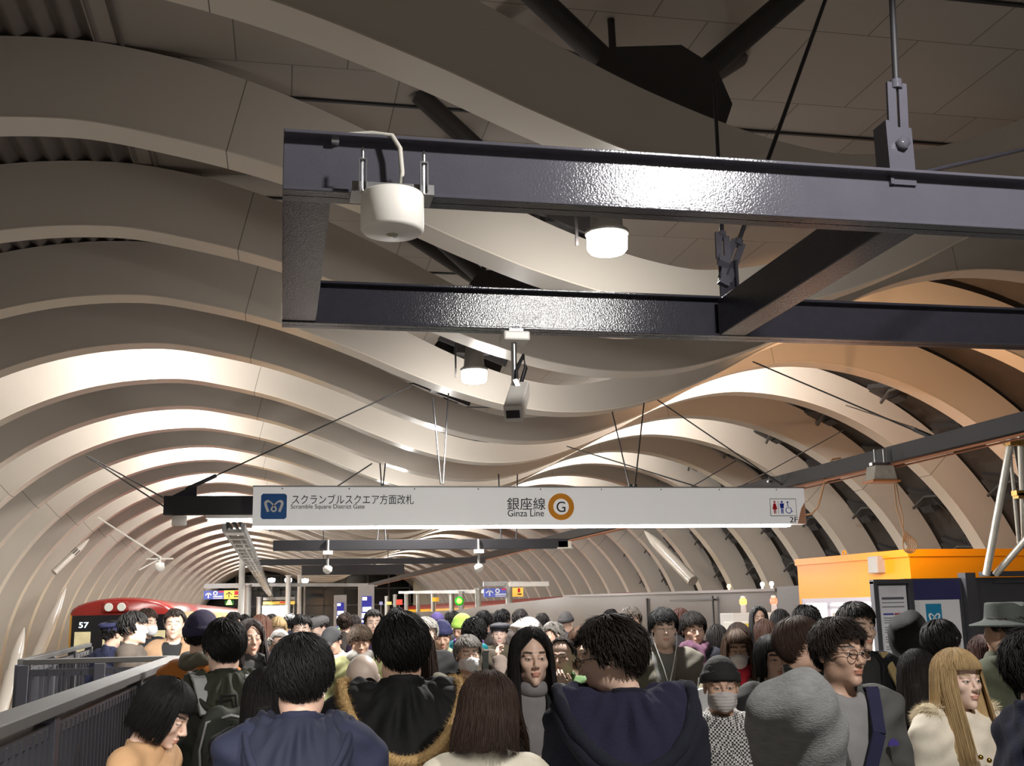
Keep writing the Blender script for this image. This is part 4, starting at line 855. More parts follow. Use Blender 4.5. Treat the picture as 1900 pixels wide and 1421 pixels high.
def np_mesh(name, V, Q, mats=(), smooth=True):
    me = bpy.data.meshes.new(name); n, k = len(V), Q.shape[1]
    me.vertices.add(n); me.vertices.foreach_set('co', V.astype(f32).ravel()); me.loops.add(Q.size); me.loops.foreach_set('vertex_index', Q.ravel().astype(np.int32))
    me.polygons.add(len(Q)); me.polygons.foreach_set('loop_start', np.arange(0, Q.size, k, dtype=np.int32)); me.polygons.foreach_set('loop_total', np.full(len(Q), k, np.int32))
    if smooth: me.polygons.foreach_set('use_smooth', np.ones(len(Q), bool))
    me.update(calc_edges=True); me.validate()
    for m in mats: me.materials.append(m)
    return me
PIV = np.array((0, .025, 1.475))
def rotm(hy, hp, hr): return Matrix.Rotation(hy, 3, 'Z') @ Matrix.Rotation(hp, 3, 'X') @ Matrix.Rotation(hr, 3, 'Y')
def turn(V, hy, hp, hr):
    w = np.clip((V[:, 2] - 1.40) / .13, 0, 1); w = w * w * (3 - 2 * w); w[np.abs(V[:, 0]) > .13] = 0; w[V[:, 1] < -.16] = 0
    P = V - PIV; 
    for ang, (i, j) in ((hr, (2, 0)), (hp, (1, 2)), (hy, (0, 1))):
        c, s = np.cos(ang * w), np.sin(ang * w); a, b = P[:, i].copy(), P[:, j].copy(); P[:, i] = a * c - b * s; P[:, j] = a * s + b * c
    return P + PIV
# ---------------------------------------------------------------- clothes
_mesh = {}
def cached(key, fn):
    if key not in _mesh: _mesh[key] = fn()
    return _mesh[key]
def garment(kind, pose, opened, lod, seed=0):
    def make():
        h = {0: .0105, 1: .014, 2: .019}[lod]; hem = {'jacket': .80, 'coat': .48, 'sweater': .84, 'parka': .72, 'shirt': .85}[kind]
        e = {'jacket': .024, 'coat': .027, 'sweater': .014, 'parka': .042, 'shirt': .004}[kind]
        xs, ys, zs = axis((-.44, .44, h)), axis((-.36, .24, h)), axis((hem - .04, 1.56, h)); p = np.meshgrid(xs, ys, zs, indexing='ij')
        d = torso(p, e); q = (np.abs(p[0]), p[1], p[2])
        if kind != 'shirt': d = smin(d, arms(p, pose, e - .002), .055)
        d = smin(d, rc(q, (0, .035, 1.425), (.13, .018, 1.395), .055 + e * .4, .046 + e * .6), .06)
        if kind == 'coat': d = smin(d, ell(q, (0, .01, .55), (.2, .15, .5)), .05)
        d = d + folds(p, seed, {'sweater': .8, 'shirt': .5}.get(kind, 1.25))
        if kind == 'parka': d = d + f32(.006) * np.abs(np.sin(p[2] * 34)) - f32(.004)
        R = np.sqrt(p[0] ** 2 + ((p[1] - .016 + .0 * p[2]) / 1.06) ** 2)
        d = smax(d, f32(.060 if kind != 'sweater' else .056) - np.maximum(R, (1.40 - p[2]) * 2), .012)
        top = {'jacket': .055, 'coat': .05, 'parka': .07, 'sweater': .028, 'shirt': .012}[kind]
        c = np.maximum(np.abs(R - f32(.071 if kind != 'sweater' else .06)) - f32(.010), np.maximum(1.40 - p[2], p[2] - (1.435 + top + .35 * (p[1] + .0))))
        d = smin(d, c, .012)
        if opened:
            wgt = .012 + (.05 if kind == 'coat' else .07) * np.clip((p[2] - 1.0) / .42, 0, 1) ** 1.4
            d = smax(d, np.minimum(wgt - np.abs(p[0] + .01), -.02 - p[1]), .012)
        d = smax(d, hem - p[2], .01)
        return np_mesh(kind, *surfnet(d, xs, ys, zs))
    return cached(('g', kind, pose, opened, lod, seed), make)
def trousers(): 
    def make():
        xs, ys, zs = axis((-.24, .24, .022)), axis((-.2, .2, .022)), axis((.05, 1.02, .03)); p = np.meshgrid(xs, ys, zs, indexing='ij')
        d = smin(legs(p, .008), ell(p, (0, .01, .92), (.168, .12, .14)), .04) + folds(p, 2.); return np_mesh('trousers', *surfnet(smax(smax(d, p[2] - 1.0, .01), .07 - p[2], .01), xs, ys, zs))
    return cached('trousers', make)
def hood_down(s, lod):
    def make():
        h = {0: .009, 1: .012, 2: .016}[lod]; xs, ys, zs = axis((-.24, .24, h)), axis((-.12, .3, h)), axis((1.2, 1.62, h)); p = np.meshgrid(xs, ys, zs, indexing='ij')
        cy = .045 + .03 * (s - 1); a = np.arctan2(p[0], p[1] - cy); R = np.sqrt((p[0] / (1.12 * s)) ** 2 + ((p[1] - cy) / s) ** 2)
        back = np.clip(np.cos(a) * .6 + .4, 0, 1); zc = 1.475 - .05 * back * s; tr = .02 + .034 * back
        d = np.sqrt((R - .098) ** 2 + ((p[2] - zc) * .8) ** 2) - tr
        d = smin(d, ell(p, (0, .135 * s, 1.375), (.125 * s, .068 * s, .115 * s)), .035)
        d = smax(d, -ell(p, (0, .07, 1.52), (.082 * s, .075 * s, .085)), .03)
        d = smax(d, .058 - np.sqrt(p[0] ** 2 + (p[1] - .016) ** 2), .012) + folds(p, 1.3, 1.3)
        return np_mesh('hood', *surfnet(d, xs, ys, zs))
    return cached(('hood', s, lod), make)
def hood_up(lod):
    def make():
        h = {0: .009, 1: .012, 2: .016}[lod]; xs, ys, zs = axis((-.2, .2, h)), axis((-.2, .22, h)), axis((-.26, .19, h)); p = np.meshgrid(xs, ys, zs, indexing='ij')
        d = ell(p, (0, .028, .028), (.118, .138, .135)); d = smin(d, rc(p, (0, .035, -.06), (0, .035, -.2), .095, .13), .06)
        d = smax(d, -ell(p, (0, -.12, -.02), (.08, .1, .11)), .02); d = smin(d, ell(p, (0, .12, .06), (.06, .05, .05)), .05) + folds(p, .7, 1.6)
        return np_mesh('hood', *surfnet(d, xs, ys, zs))
    return cached(('hoodup', lod), make)
def ring_cloth(name, r, t, z, lod, seed=0, tail=True):           # scarf
    def make():
        h = {0: .008, 1: .011, 2: .015}[lod]; xs, ys, zs = axis((-.17, .17, h)), axis((-.18, .17, h)), axis((1.2, 1.58, h)); p = np.meshgrid(xs, ys, zs, indexing='ij')
        R = np.sqrt(p[0] ** 2 + ((p[1] - .012) / 1.1) ** 2); d = np.sqrt((R - r) ** 2 + ((p[2] - z) * .75) ** 2) - t
        if tail: d = smin(d, rc(p, (.02, -.11, z - .02), (.04, -.14, z - .19), t * .85, t * .8), .03) + folds(p, seed, 1.8)
        return np_mesh(name, *surfnet(d, xs, ys, zs))
    return cached((name, r, t, z, lod), make)
# ---------------------------------------------------------------- hair
HCN = np.array((0, .014, .03)); HRD = np.array((.0755, .096, .088))
HB = {'short': ([0, .5, .85, 1.15, 1.42, 1.7, 2.2, PI], [1.12, 1.1, 1.08, 1.4, 1.92, 1.6, 2.2, 2.4]),
      'crop': ([0, .5, .8, 1.1, 1.45, 1.75, 2.2, PI], [1.0, 1.0, 1.0, 1.1, 1.4, 1.95, 2.5, 2.6]),
      'fringe': ([0, .6, .9, 1.15, 1.42, 1.7, 2.2, PI], [1.24, 1.22, 1.2, 1.5, 1.95, 1.66, 2.25, 2.42]),
      'neat': ([0, .5, .85, 1.15, 1.42, 1.7, 2.2, PI], [.98, .92, .92, 1.4, 1.9, 1.56, 2.2, 2.45]),
      'receding': ([0, .5, .85, 1.15, 1.42, 1.7, 2.2, PI], [.55, .5, .62, 1.2, 1.85, 1.56, 2.15, 2.35]),
      'bob': ([0, .6, .8, .95, PI], [1.38, 1.38, 1.5, 2.6, 2.6]), 'long': ([0, .5, .85, 1.1, PI], [.8, .92, 1.5, 2.6, 2.6]), 'longfringe': ([0, .6, .8, .95, PI], [1.36, 1.36, 1.45, 2.6, 2.6])}
def hair_mesh(style, lod, seed=0):
    def make():
        base = {'curly': 'short', 'tuft': 'short', 'medium': 'long', 'lob': 'long', 'bun': 'neat', 'cropped': 'short'}.get(style, style); A, T = HB[base]; R_ = np.random.default_rng(seed + 11)
        th = {'neat': .008, 'short': .010, 'tuft': .010, 'curly': .016, 'fringe': .012, 'crop': .02, 'receding': .005, 'bob': .011, 'lob': .016, 'long': .012, 'medium': .013, 'longfringe': .013, 'cropped': .006, 'bun': .008}[style]
        h = {0: .0065, 1: .009, 2: .0125}[lod]; zl = {'bob': -.16, 'long': -.40, 'medium': -.24, 'lob': -.17, 'longfringe': -.40}.get(style, -.13)
        longh = style in ('long', 'medium', 'longfringe', 'lob')
        xs, ys, zs = axis((-.15, .15, h)), axis((-.15, .18, h)), axis((zl - .02, .17, h)); p = np.meshgrid(xs, ys, zs, indexing='ij')
        rel = [(p[i] - HCN[i]) / HRD[i] for i in range(3)]; rr = np.sqrt(rel[0] ** 2 + rel[1] ** 2 + rel[2] ** 2) + 1e-6
        a = np.abs(np.arctan2(rel[0], -rel[1])); t = np.arccos(np.clip(rel[2] / rr, -1, 1)); tb = np.interp(a, A, T).astype(f32)
        d = ell(p, HCN, HRD + th + np.array((0, 0, .008)))
        face = ell((np.abs(p[0]), p[1], p[2]), (0, -.1, -.055), (.069, .088, .1))
        if style == 'bob':
            d = smin(d, ell(p, (0, .022, -.02), (.095, .104, .125)), .03); d = smax(d, -.085 + .25 * (p[1] - .02) * -1 * .3 - p[2], .012); d = smax(d, -ell(p, (0, .03, -.15), (.05, .06, .08)), .01)
        if longh:
            ze = zl + (.085 if style == 'lob' else .06)
            d = smin(d, ell(p, (0, .03, -.03), (.096, .1, .11)), .03)
            d = smin(d, rc((np.abs(p[0]), p[1], p[2]), (.062, .035, -.08), (.085, .05, ze), .04, .03), .03); d = smin(d, rc(p, (0, .075, -.06), (0, .1, ze), .055, .045), .04)
            if style not in ('medium', 'lob'): d = smin(d, rc((np.abs(p[0]), p[1], p[2]), (.078, -.015, -.05), (.1, -.075, ze + .02), .028, .022), .02)
            d = smax(d, -ell(p, (0, .015, -.2), (.062, .05, .1)), .01)
        if longh or style == 'bob': d = smax(d, -face, .008); d = smax(d, np.where(a < .95, (t - tb) * f32(.085), f32(-.05)), .006)
        else: d = smax(d, (t - tb) * f32(.085), .008)
        if style == 'bun': d = smin(d, ell(p, (0, .125, .06), (.04, .035, .04)), .01)
        x, y, z = p; d = d + f32(.0018) * np.sin(95 * a + 14 * np.sin(9 * z) + 6 * t) * (1 if style != 'receding' else .3)
        V, Q = surfnet(d, xs, ys, zs)
        # locks
        n = {0: 2700, 1: 900, 2: 220}[lod]
        if style == 'receding': n //= 2
        S, LV, LQ = 7, [], []; W0 = {0: .0026, 1: .0048, 2: .009}[lod]
        for _ in range(n):
            az = R_.uniform(-PI, PI); tbm = float(np.interp(abs(az), A, T)); u = R_.random(); jit = R_.uniform(-.02, .3); flow = longh or style == 'bob'
            t0 = (tbm * (.05 + .55 * u)) if flow else max(.03, tbm * math.sqrt(u) - .12)
            L = {'short': .055, 'tuft': .06, 'fringe': .07, 'neat': .06, 'receding': .03, 'curly': .045, 'cropped': .02, 'bun': .06, 'crop': .11}.get(style, 1.) * R_.uniform(.7, 1.2)
            lift = {'tuft': .016, 'curly': .012, 'short': .007, 'fringe': .006, 'cropped': .003}.get(style, .004) * R_.uniform(.1, 1.2)
            sw = R_.normal(.2, .16) if not flow else R_.normal(0, .06); pts = []
            zend = {'bob': -.088 + R_.normal(0, .008)}.get(style, zl + .03 + abs(R_.normal(0, .03))); off = th + .008 + R_.uniform(0, .006)
            swp = 0.
            if style == 'cropped' and tbm * math.sqrt(u) < 1.3: continue
            if flow and abs(az) < .8:
                if style in ('bob', 'longfringe'): L = max(.02, (1.40 - t0) * .1)
                else: swp = math.copysign(1.0, az) - az; t0 = .05 + .85 * u
            for s in range(S + 1):
                q = s / S
                if not flow or (abs(az) < .8 and not swp):
                    tt = min(t0 + q * L / .1, tbm + jit); aa = az + sw * q; r = HRD + off + lift * q * q
                    P = HCN + np.array((math.sin(aa) * math.sin(tt), -math.cos(aa) * math.sin(tt), math.cos(tt))) * r
                    if tt > PI * .55 and not flow: P[2] -= 0
                    if style == 'curly': P = P + np.array((math.sin(9 * q + az * 7), math.cos(9 * q + az * 5), math.sin(7 * q + 3 * az))) * .006
                else:
                    TT = 1.75; arc = max(0., (TT - t0)) * .1; zv = HCN[2] + math.cos(TT) * (HRD[2] + off) - zend; D = arc + max(zv, .01); sd = q * D; aa = az + sw * q + swp * min(1., sd / .09)
                    if sd < arc: tt = t0 + sd / .1
                    else: tt = TT
                    rad = HRD + off; P = HCN + np.array((math.sin(aa) * math.sin(tt), -math.cos(aa) * math.sin(tt), math.cos(tt))) * rad
                    if sd >= arc:
                        dz = sd - arc; g = dz / max(zv, .01); P[2] -= dz
                        if style == 'bob': P[0] *= 1.03 - .1 * g; P[1] = HCN[1] + (P[1] - HCN[1]) * (1.05 - .1 * g)
                        else: P[0] *= 1.06 + .12 * g; P[1] += (.03 * g if P[1] > 0 else -.095 * g)
                    if style == 'bob' and P[1] < -.062 and P[2] < .03: P[0] = math.copysign(max(abs(P[0]), .08), P[0])
                pts.append(P)
            pts = np.array(pts); tg = np.gradient(pts, axis=0); tg /= np.linalg.norm(tg, axis=1)[:, None] + 1e-9
            nr = pts - np.array((0, .014, 0)); nr[:, 2] *= .3 if flow else 1; nr -= tg * (nr * tg).sum(1)[:, None]; nr /= np.linalg.norm(nr, axis=1)[:, None] + 1e-9; bi = np.cross(tg, nr)
            wq = W0 * R_.uniform(.6, 1.3) * (1 - np.linspace(0, 1, S + 1) ** 3 * .9) * np.minimum(1, .35 + np.linspace(0, 2, S + 1))
            o = len(V) + sum(len(k) for k in LV)
            for sgn in ((bi, .0), (nr, 1), (-bi, 0), (-nr, 1)): pass
            ringv = np.stack([pts + bi * wq[:, None], pts + nr * (wq * .45)[:, None], pts - bi * wq[:, None], pts - nr * (wq * .45)[:, None]], 1).reshape(-1, 3)
            LV.append(ringv); LQ += [(o + 4 * i + j, o + 4 * i + (j + 1) % 4, o + 4 * i + 4 + (j + 1) % 4, o + 4 * i + 4 + j) for i in range(S) for j in range(4)]
        return np_mesh('hair', np.concatenate([V] + LV), np.concatenate([Q, np.array(LQ)]))
    return cached(('hair', style, lod, seed), make)
# ---------------------------------------------------------------- hats, masks, glasses (head coordinates)
def hat_mesh(kind, lod):
    def make():
        h = {0: .007, 1: .009, 2: .012}[lod]; xs, ys, zs = axis((-.2, .2, h)), axis((-.24, .2, h)), axis((-.06, .2, h)); p = np.meshgrid(xs, ys, zs, indexing='ij'); x, y, z = p
        if kind == 'beanie':
            d = ell(p, (0, .016, .038), (.092, .113, .112)); pl = .022 - .30 * y * .5 - z; d = smax(d, pl, .006)
            d = smin(d, np.maximum(np.maximum(ell(p, (0, .016, .038), (.099, .12, .115)), pl), -pl - .045), .006) + f32(.0012) * np.sin(150 * np.arctan2(x, y - .016))
        elif kind == 'cap':
            d = smax(ell(p, (0, .016, .04), (.091, .112, .098)), .03 - z, .008); q = (x, y, z + .35 * (y + .1) + 1.2 * x * x)
            d = smin(d, ell(q, (0, -.125, .036), (.078, .075, .007)), .006)
        elif kind == 'flatcap':
            d = smax(smin(ell(p, (0, .0, .075), (.102, .13, .05)), ell(p, (0, .02, .05), (.088, .11, .07)), .02), .03 - z, .008); d = smin(d, ell((x, y, z + .3 * (y + .1)), (0, -.115, .036), (.07, .05, .008)), .008)
        elif kind == 'beret':
            d = smin(ell(p, (.015, -.01, .085), (.118, .125, .042)), smax(ell(p, (0, .014, .04), (.086, .106, .08)), .035 - z, .006), .02) + folds(p, 3., .6)
        elif kind == 'bucket':
            R = np.sqrt(x ** 2 + ((y - .014) / 1.18) ** 2); cr = np.maximum(R - (.092 - .12 * (z - .04)), np.maximum(z - .135 + .02 * np.exp(-(x / .03) ** 2), .03 - z)); br = np.maximum(np.abs(z - (.045 - .33 * (R - .09))) - .006, np.maximum(R - .152, .08 - R)); d = smin(cr, br, .012)
        elif kind == 'staffcap':
            R = np.sqrt(x ** 2 + ((y - .014) / 1.16) ** 2); d = smin(np.maximum(R - .088, np.maximum(z - .085, .03 - z)), np.maximum(R - (.115 - .0 * z), np.abs(z - .1 + .15 * y) - .018), .012); d = smin(d, ell((x, y, z + .5 * (y + .1)), (0, -.12, .03), (.075, .05, .006)), .006)
        elif kind == 'sunhat':
            d = smin(ell(p, (0, .016, .045), (.095, .115, .11)), ell(p, (0, -.02, .075), (.11, .12, .04)), .03) + folds(p, 4., .6); d = smax(d, .03 - z + .1 * y, .006)
        return np_mesh(kind, *surfnet(d, xs, ys, zs))
    return cached(('hat', kind, lod), make)
def mask_mesh(sex, lod):
    def make():
        h = {0: .0045, 1: .006, 2: .009}[lod]; xs, ys, zs = axis((-.085, .085, h)), axis((-.15, .03, h)), axis((-.14, .01, h)); p = np.meshgrid(xs, ys, zs, indexing='ij')
        d = smin(head(p, sex), ell(p, (0, -.085, -.06), (.045, .035, .05)), .02) - f32(.005); d = smax(d, np.maximum(np.abs(p[2] + .062) - (.05 - .25 * np.abs(p[0])) , p[1] + .012), .004)
        d = d + f32(.0012) * np.sin(p[2] * 420); return np_mesh('face_mask', *surfnet(d, xs, ys, zs))
    return cached(('mask', sex, lod), make)
def glasses_mesh():
    def make():
        m = MB()
        for s in (-1, 1):
            m.tube([(s * .031 + .021 * math.cos(t), -.107 + .004 * abs(math.cos(t)), .0 + .017 * math.sin(t)) for t in np.linspace(0, 2 * PI, 20)], .0016, 6, cap=False); m.tube([(s * .052, -.104, .006), (s * .072, -.07, .006), (s * .078, .01, .008)], .0016, 6)
        m.tube([(-.01, -.108, .004), (0, -.111, .007), (.01, -.108, .004)], .0016, 6)
        me = bpy.data.meshes.new('glasses'); me.from_pydata(m.v, [], m.f); me.update(); return me
    return cached('glasses', make)
def hood_rim(wx, zt, zb, yd, n=60):
    out = []
    for a in np.linspace(-2.05, 2.05, n):
        c = max(math.cos(a), -.35); out.append(Vector((wx * math.sin(a), .035 + yd * c, zb + (zt - zb) * (1 - max(c, 0) ** 1.3) + (.01 if c < 0 else 0))))
    return out
def hood_open(wx, zt, zb, yd, rt):            # hood fallen open on the back: its lining, its rolled rim
    def make():
        rim = hood_rim(wx, zt, zb, yd, 49); m = MB(); K = 14; V = []
        for i, r in enumerate(rim):
            a = -2.05 + 4.1 * i / 48; nk = Vector((.072 * math.sin(a), .016 + .082 * math.cos(a), 1.495 + .012 * math.cos(a)))
            for k in range(K + 1):
                v = k / K; q = nk.lerp(r, v); b = max(math.cos(a), 0)
                q.z += .02 * math.sin(PI * v) * (1 - b) + .012 * b * math.sin(PI * v) + (.007 * math.sin(9 * a + 5 * v) + .006 * math.sin(17 * a - 8 * v)) * math.sin(PI * v)
                q.y += .012 * math.sin(13 * a + 3) * math.sin(PI * v) * b; V.append(q)
        n = len(V); W = [q + Vector((0, .006, -.03)) for q in V]; f = []
        for i in range(48):
            for k in range(K):
                a_, b_, c_, d_ = i * (K + 1) + k, (i + 1) * (K + 1) + k, (i + 1) * (K + 1) + k + 1, i * (K + 1) + k + 1; f += [(a_, d_, c_, b_), (n + a_, n + b_, n + c_, n + d_)]
        m.add(V + W, f, 0, True); me = bpy.data.meshes.new('hood'); me.from_pydata(m.v, [], m.f); me.polygons.foreach_set('use_smooth', m.sm); me.update()
        t = MB(); t.tube(rim, [rt * (.55 + .45 * math.sin(PI * i / 48) ** .6 + .08 * math.sin(i * 1.3)) for i in range(49)], 12); t.tube([q + Vector((0, .0, -.035)) for q in rim[6:-6]], rt * 1.15, 10)
        mr = bpy.data.meshes.new('hood_rim'); mr.from_pydata(t.v, [], t.f); mr.polygons.foreach_set('use_smooth', [True] * len(t.f)); mr.update(); return me, mr
    return cached(('ho', wx, zt, zb, yd, rt), make)
def fur_mesh(ring, r, L0, n=6500, droop=.35):
    R_ = np.random.default_rng(5); m = MB(); V, F = [], []; k = len(ring)
    m.tube(ring, [r * (.5 + .5 * math.sin(PI * i / (k - 1)) ** .5) for i in range(k)], 10)
    for _ in range(n):
        i = R_.integers(0, k - 1); c = ring[i].lerp(ring[i + 1], R_.random()); d = Vector(R_.normal(0, 1, 3)).normalized() + Vector((0, .2, -droop)); d.normalize(); L = r + R_.uniform(.5, 1) * L0; t = d.orthogonal().normalized() * .0009
        o = len(V); V += [c + d * r * .8 - t, c + d * r * .8 + t, c + d * L + Vector((0, 0, -.006))]; F.append((o, o + 1, o + 2))
    m.add(V, F); me = bpy.data.meshes.new('fur_trim'); me.from_pydata(m.v, [], m.f); me.update(); return me
# ---------------------------------------------------------------- a person
def child(name, me, m, parent, M4=None, scale=None, label=None):
    o = bpy.data.objects.new(name, me); COL.objects.link(o); o.parent = parent
    if not me.materials: me.materials.append(m)
    o.material_slots[0].link = 'OBJECT'; o.material_slots[0].material = m
    if M4 is not None: o.location = M4.to_translation(); o.rotation_euler = M4.to_euler()
    if scale: o.scale = scale
    if label: o['label'] = label
    return o
TONES = [(.66, .43, .325), (.71, .485, .375), (.58, .37, .27), (.75, .54, .44)]
BLK = (20, 17, 16)
PEOPLE = []
def person(px, top, d, label, yaw=0, hy=0, hp=0, hr=0, sex='m', hair=('short', BLK), wear=('jacket', (30, 30, 34)), opened=False, shirt=None, pose='down', hat=None, mask=None, glasses=False, scarf=None, hood=None, fur=None, hoodup=None, kind='cloth', tone=None, legs_=(25, 25, 28), lod=None, st=None, group=None):
    r = ray(px, top); p = r * d / math.hypot(r[0], r[1]); stature = st or float(np.clip(HC + p[2] - (.012 if hair and hair[0] not in ('receding',) else 0) - (.03 if hat or hoodup else 0), 1.42, 1.9)); k = stature / 1.72
    if lod is None: lod = 0 if d < 6.3 else (1 if d < 9.6 else 2)
    rad = math.radians; phi = math.atan2(-p[0], p[1]) + rad(yaw); i = len(PEOPLE); tone = TONES[(i * 7 + (1 if sex == 'f' else 0)) % 4] if tone is None else tone
    V, Q = body_base(sex, pose, lod); A = (rad(hy), rad(hp), rad(hr)); C = paint(V, np.array(tone) * (1.0 if sex == 'm' else 1.08), srgb(*(hair[1] if hair else (90, 85, 80))), np.array(tone) * np.array((.92, .62, .6)))
    key = ('body', sex, pose, lod)
    if key not in _mesh:
        _mesh[key] = np_mesh('person', V, Q, [SKIN])
        me = _mesh[key]; me.color_attributes.new('tone', 'FLOAT_COLOR', 'POINT')
    else: me = _mesh[key].copy()
    me.vertices.foreach_set('co', turn(V, *A).astype(f32).ravel()); me.color_attributes['tone'].data.foreach_set('color', C.ravel()); me.update()
    o = bpy.data.objects.new('person', me); COL.objects.link(o); o.location = (p[0], p[1], 0); o.rotation_euler = (0, 0, phi); o.scale = (k, k, k); tag(o, label, 'person', group)
    HM = Matrix.Translation(Vector(PIV)) @ rotm(*A).to_4x4() @ Matrix.Translation(Vector((0, 0, HZ)) - Vector(PIV)); fs = (.93, .96, 1) if sex == 'f' else None
    wk, wc = wear
    child({'shirt': 'sweater'}.get(wk, wk), garment(wk, pose, opened, lod), cloth(wc, kind=kind) if isinstance(wc, tuple) else wc, o, None, fs)
    if shirt: child('shirt', garment('shirt', pose, False, lod), cloth(shirt), o, None, fs)
    child('trousers', trousers(), cloth(legs_), o, None, fs)
    if hair: child('hair', hair_mesh(hair[0], lod, hair[2] if len(hair) > 2 else 0), hairmat(hair[1]), o, HM)
    if hat: child({'beanie': 'beanie', 'cap': 'baseball_cap', 'flatcap': 'flat_cap', 'beret': 'beret', 'bucket': 'brimmed_hat', 'staffcap': 'peaked_cap', 'sunhat': 'knit_hat'}[hat[0]], hat_mesh(hat[0], lod), hat[1] if not isinstance(hat[1], tuple) else cloth(hat[1]), o, HM)
    if hoodup: child('raised_hood', hood_up(lod), hoodup if not isinstance(hoodup, tuple) else cloth(hoodup), o, HM)
    if mask: child('face_mask', mask_mesh(sex, lod), cloth(mask, noise=.03), o, HM)
    if glasses: child('glasses', glasses_mesh(), BLACK, o, HM)
    if scarf: child('scarf', ring_cloth('scarf', .078, .036, 1.47, lod, i), scarf if not isinstance(scarf, tuple) else cloth(scarf), o, None, fs)
    if hood: child('hood', hood_down(hood[0], lod), cloth(hood[1], kind=hood[2] if len(hood) > 2 else kind), o, None, fs)
    if fur is not None:                        # (half width, top, bottom, depth, rim radius), lining, rim colour or fur
        hm, hr = hood_open(*fur[0]); ho = child('hood', hm, cloth(fur[1], kind=kind), o)
        if fur[2] == 'fur': child('fur_trim', fur_mesh(hood_rim(*fur[0][:4]), .021, .02, 15000), cloth(fur[3], .95, 'wool'), ho)
        else: child('hood_rim', hr, cloth(fur[2], kind=kind), ho)
    PEOPLE.append((label, p[0], p[1], stature, d)); return o
# ================================================================ THE CROWD
GREY = (120, 116, 112)
pp = person
w1 = pp(281, 1254, 4.25, 'woman with a black bob and tan sweater looking down beside the stair railing', yaw=62, hy=6, hp=28, sex='f', hair=('bob', (16, 14, 14)), wear=('sweater', (186, 146, 106)), pose='phone', st=1.54)
w2 = pp(560, 1180, 3.45, 'man seen from behind with short black hair and a navy hooded jacket', yaw=176, hy=-4, hair=('short', (22, 20, 20)), wear=('jacket', (24, 29, 52)), fur=((.155, 1.475, 1.30, .2, .013), (20, 24, 44), (22, 26, 47)), tone=TONES[0])
w3 = pp(745, 1140, 4.0, 'tall man seen from behind in a black parka with a fur-trimmed hood', yaw=184, hair=('short', (18, 16, 15), 2), wear=('parka', (12, 12, 13)), kind='nylon', fur=((.2, 1.49, 1.27, .225, .02), (11, 11, 12), 'fur', (172, 142, 96)))
w4 = pp(902, 1250, 3.6, 'woman seen from behind with shoulder-length brown hair and a cream sweater', yaw=172, hy=-10, hp=8, sex='f', hair=('lob', (52, 36, 28)), wear=('sweater', (206, 198, 180)))
w5 = pp(985, 1168, 5.0, 'woman with long straight black hair, grey turtleneck and black coat facing the camera', yaw=12, sex='f', hair=('long', (26, 22, 22)), wear=('coat', (22, 22, 25)), opened=True, shirt=(128, 124, 124), pose='phone')
child('turtleneck', cached('turtle', lambda: ring_cloth('turtleneck', .056, .026, 1.47, 0, 3., False)), cloth((132, 127, 127)), w5)
w6 = pp(1150, 1144, 3.7, 'man with tousled dark hair, glasses and a big navy wool hood, turned to the left', yaw=190, hy=56, hp=8, hair=('tuft', (34, 27, 22), 1), wear=('coat', (17, 18, 33)), kind='wool', fur=((.215, 1.5, 1.28, .21, .024), (27, 24, 50), (17, 18, 34)), glasses=True, tone=TONES[1])
HOUND = mat('houndstooth_wool', (.1, .1, .1), .9)
def _hound():
    nt = HOUND.node_tree; b = nt.nodes['Principled BSDF']; tc = nt.nodes.new('ShaderNodeTexCoord'); mp = nt.nodes.new('ShaderNodeMapping'); mp.inputs['Scale'].default_value = (105, 105, 105); ck = nt.nodes.new('ShaderNodeTexChecker')
    ck.inputs['Scale'].default_value = 1; ck.inputs['Color1'].default_value = (.62, .6, .57, 1); ck.inputs['Color2'].default_value = (.025, .025, .03, 1); nt.links.new(tc.outputs['Object'], mp.inputs[0]); nt.links.new(mp.outputs[0], ck.inputs['Vector']); nt.links.new(ck.outputs['Color'], b.inputs['Base Color'])
_hound()
MARL = mat('grey_marl_knit', srgb(112, 112, 112), .9, bump=.35, bscale=120, noise=.35, nscale=40, stretch=(1, 1, 3))
w7 = pp(1478, 1250, 2.75, 'person in a large grey marl hood nearest the camera at the right', yaw=160, hair=None, wear=('coat', (24, 24, 26)), hoodup=MARL, st=1.56)
w8 = pp(1553, 1150, 4.5, 'man in glasses and open grey jacket with a navy strap across his chest', yaw=28, hy=14, hair=('tuft', (44, 36, 32), 6), wear=('jacket', (88, 88, 86)), kind='nylon', opened=True, shirt=(140, 138, 138), glasses=True, tone=TONES[2])
w9 = pp(1772, 1207, 4.9, 'woman with long straight blonde hair in a cream coat with a fluffy collar', yaw=34, hy=8, sex='f', hair=('longfringe', (176, 148, 106)), wear=('coat', (226, 216, 198)), tone=TONES[3])
child('fluffy_collar', fur_mesh(hood_rim(.15, 1.47, 1.40, .14), .045, .022, 7000, .1), cloth((214, 198, 166), .95, 'wool'), w9)
w10 = pp(1928, 1168, 3.9, 'man with messy black hair and a navy wool coat cut by the right edge', yaw=118, hy=-10, hair=('tuft', (20, 17, 16), 2), wear=('coat', (30, 32, 58)), kind='wool')
w11 = pp(1335, 1216, 5.0, 'person in a black beanie and white mask and a black and white checked coat', yaw=8, hair=None, hat=('beanie', (30, 29, 28)), wear=('coat', HOUND), mask=(190, 184, 182), tone=TONES[2])
w12 = pp(1366, 1170, 6.9, 'woman with brown fringe, white mask and red scarf reaching out behind the black beanie', yaw=6, pose='reach', sex='f', hair=('longfringe', (80, 61, 48)), wear=('coat', (150, 140, 120)), mask=(222, 220, 220), scarf=(190, 40, 60))
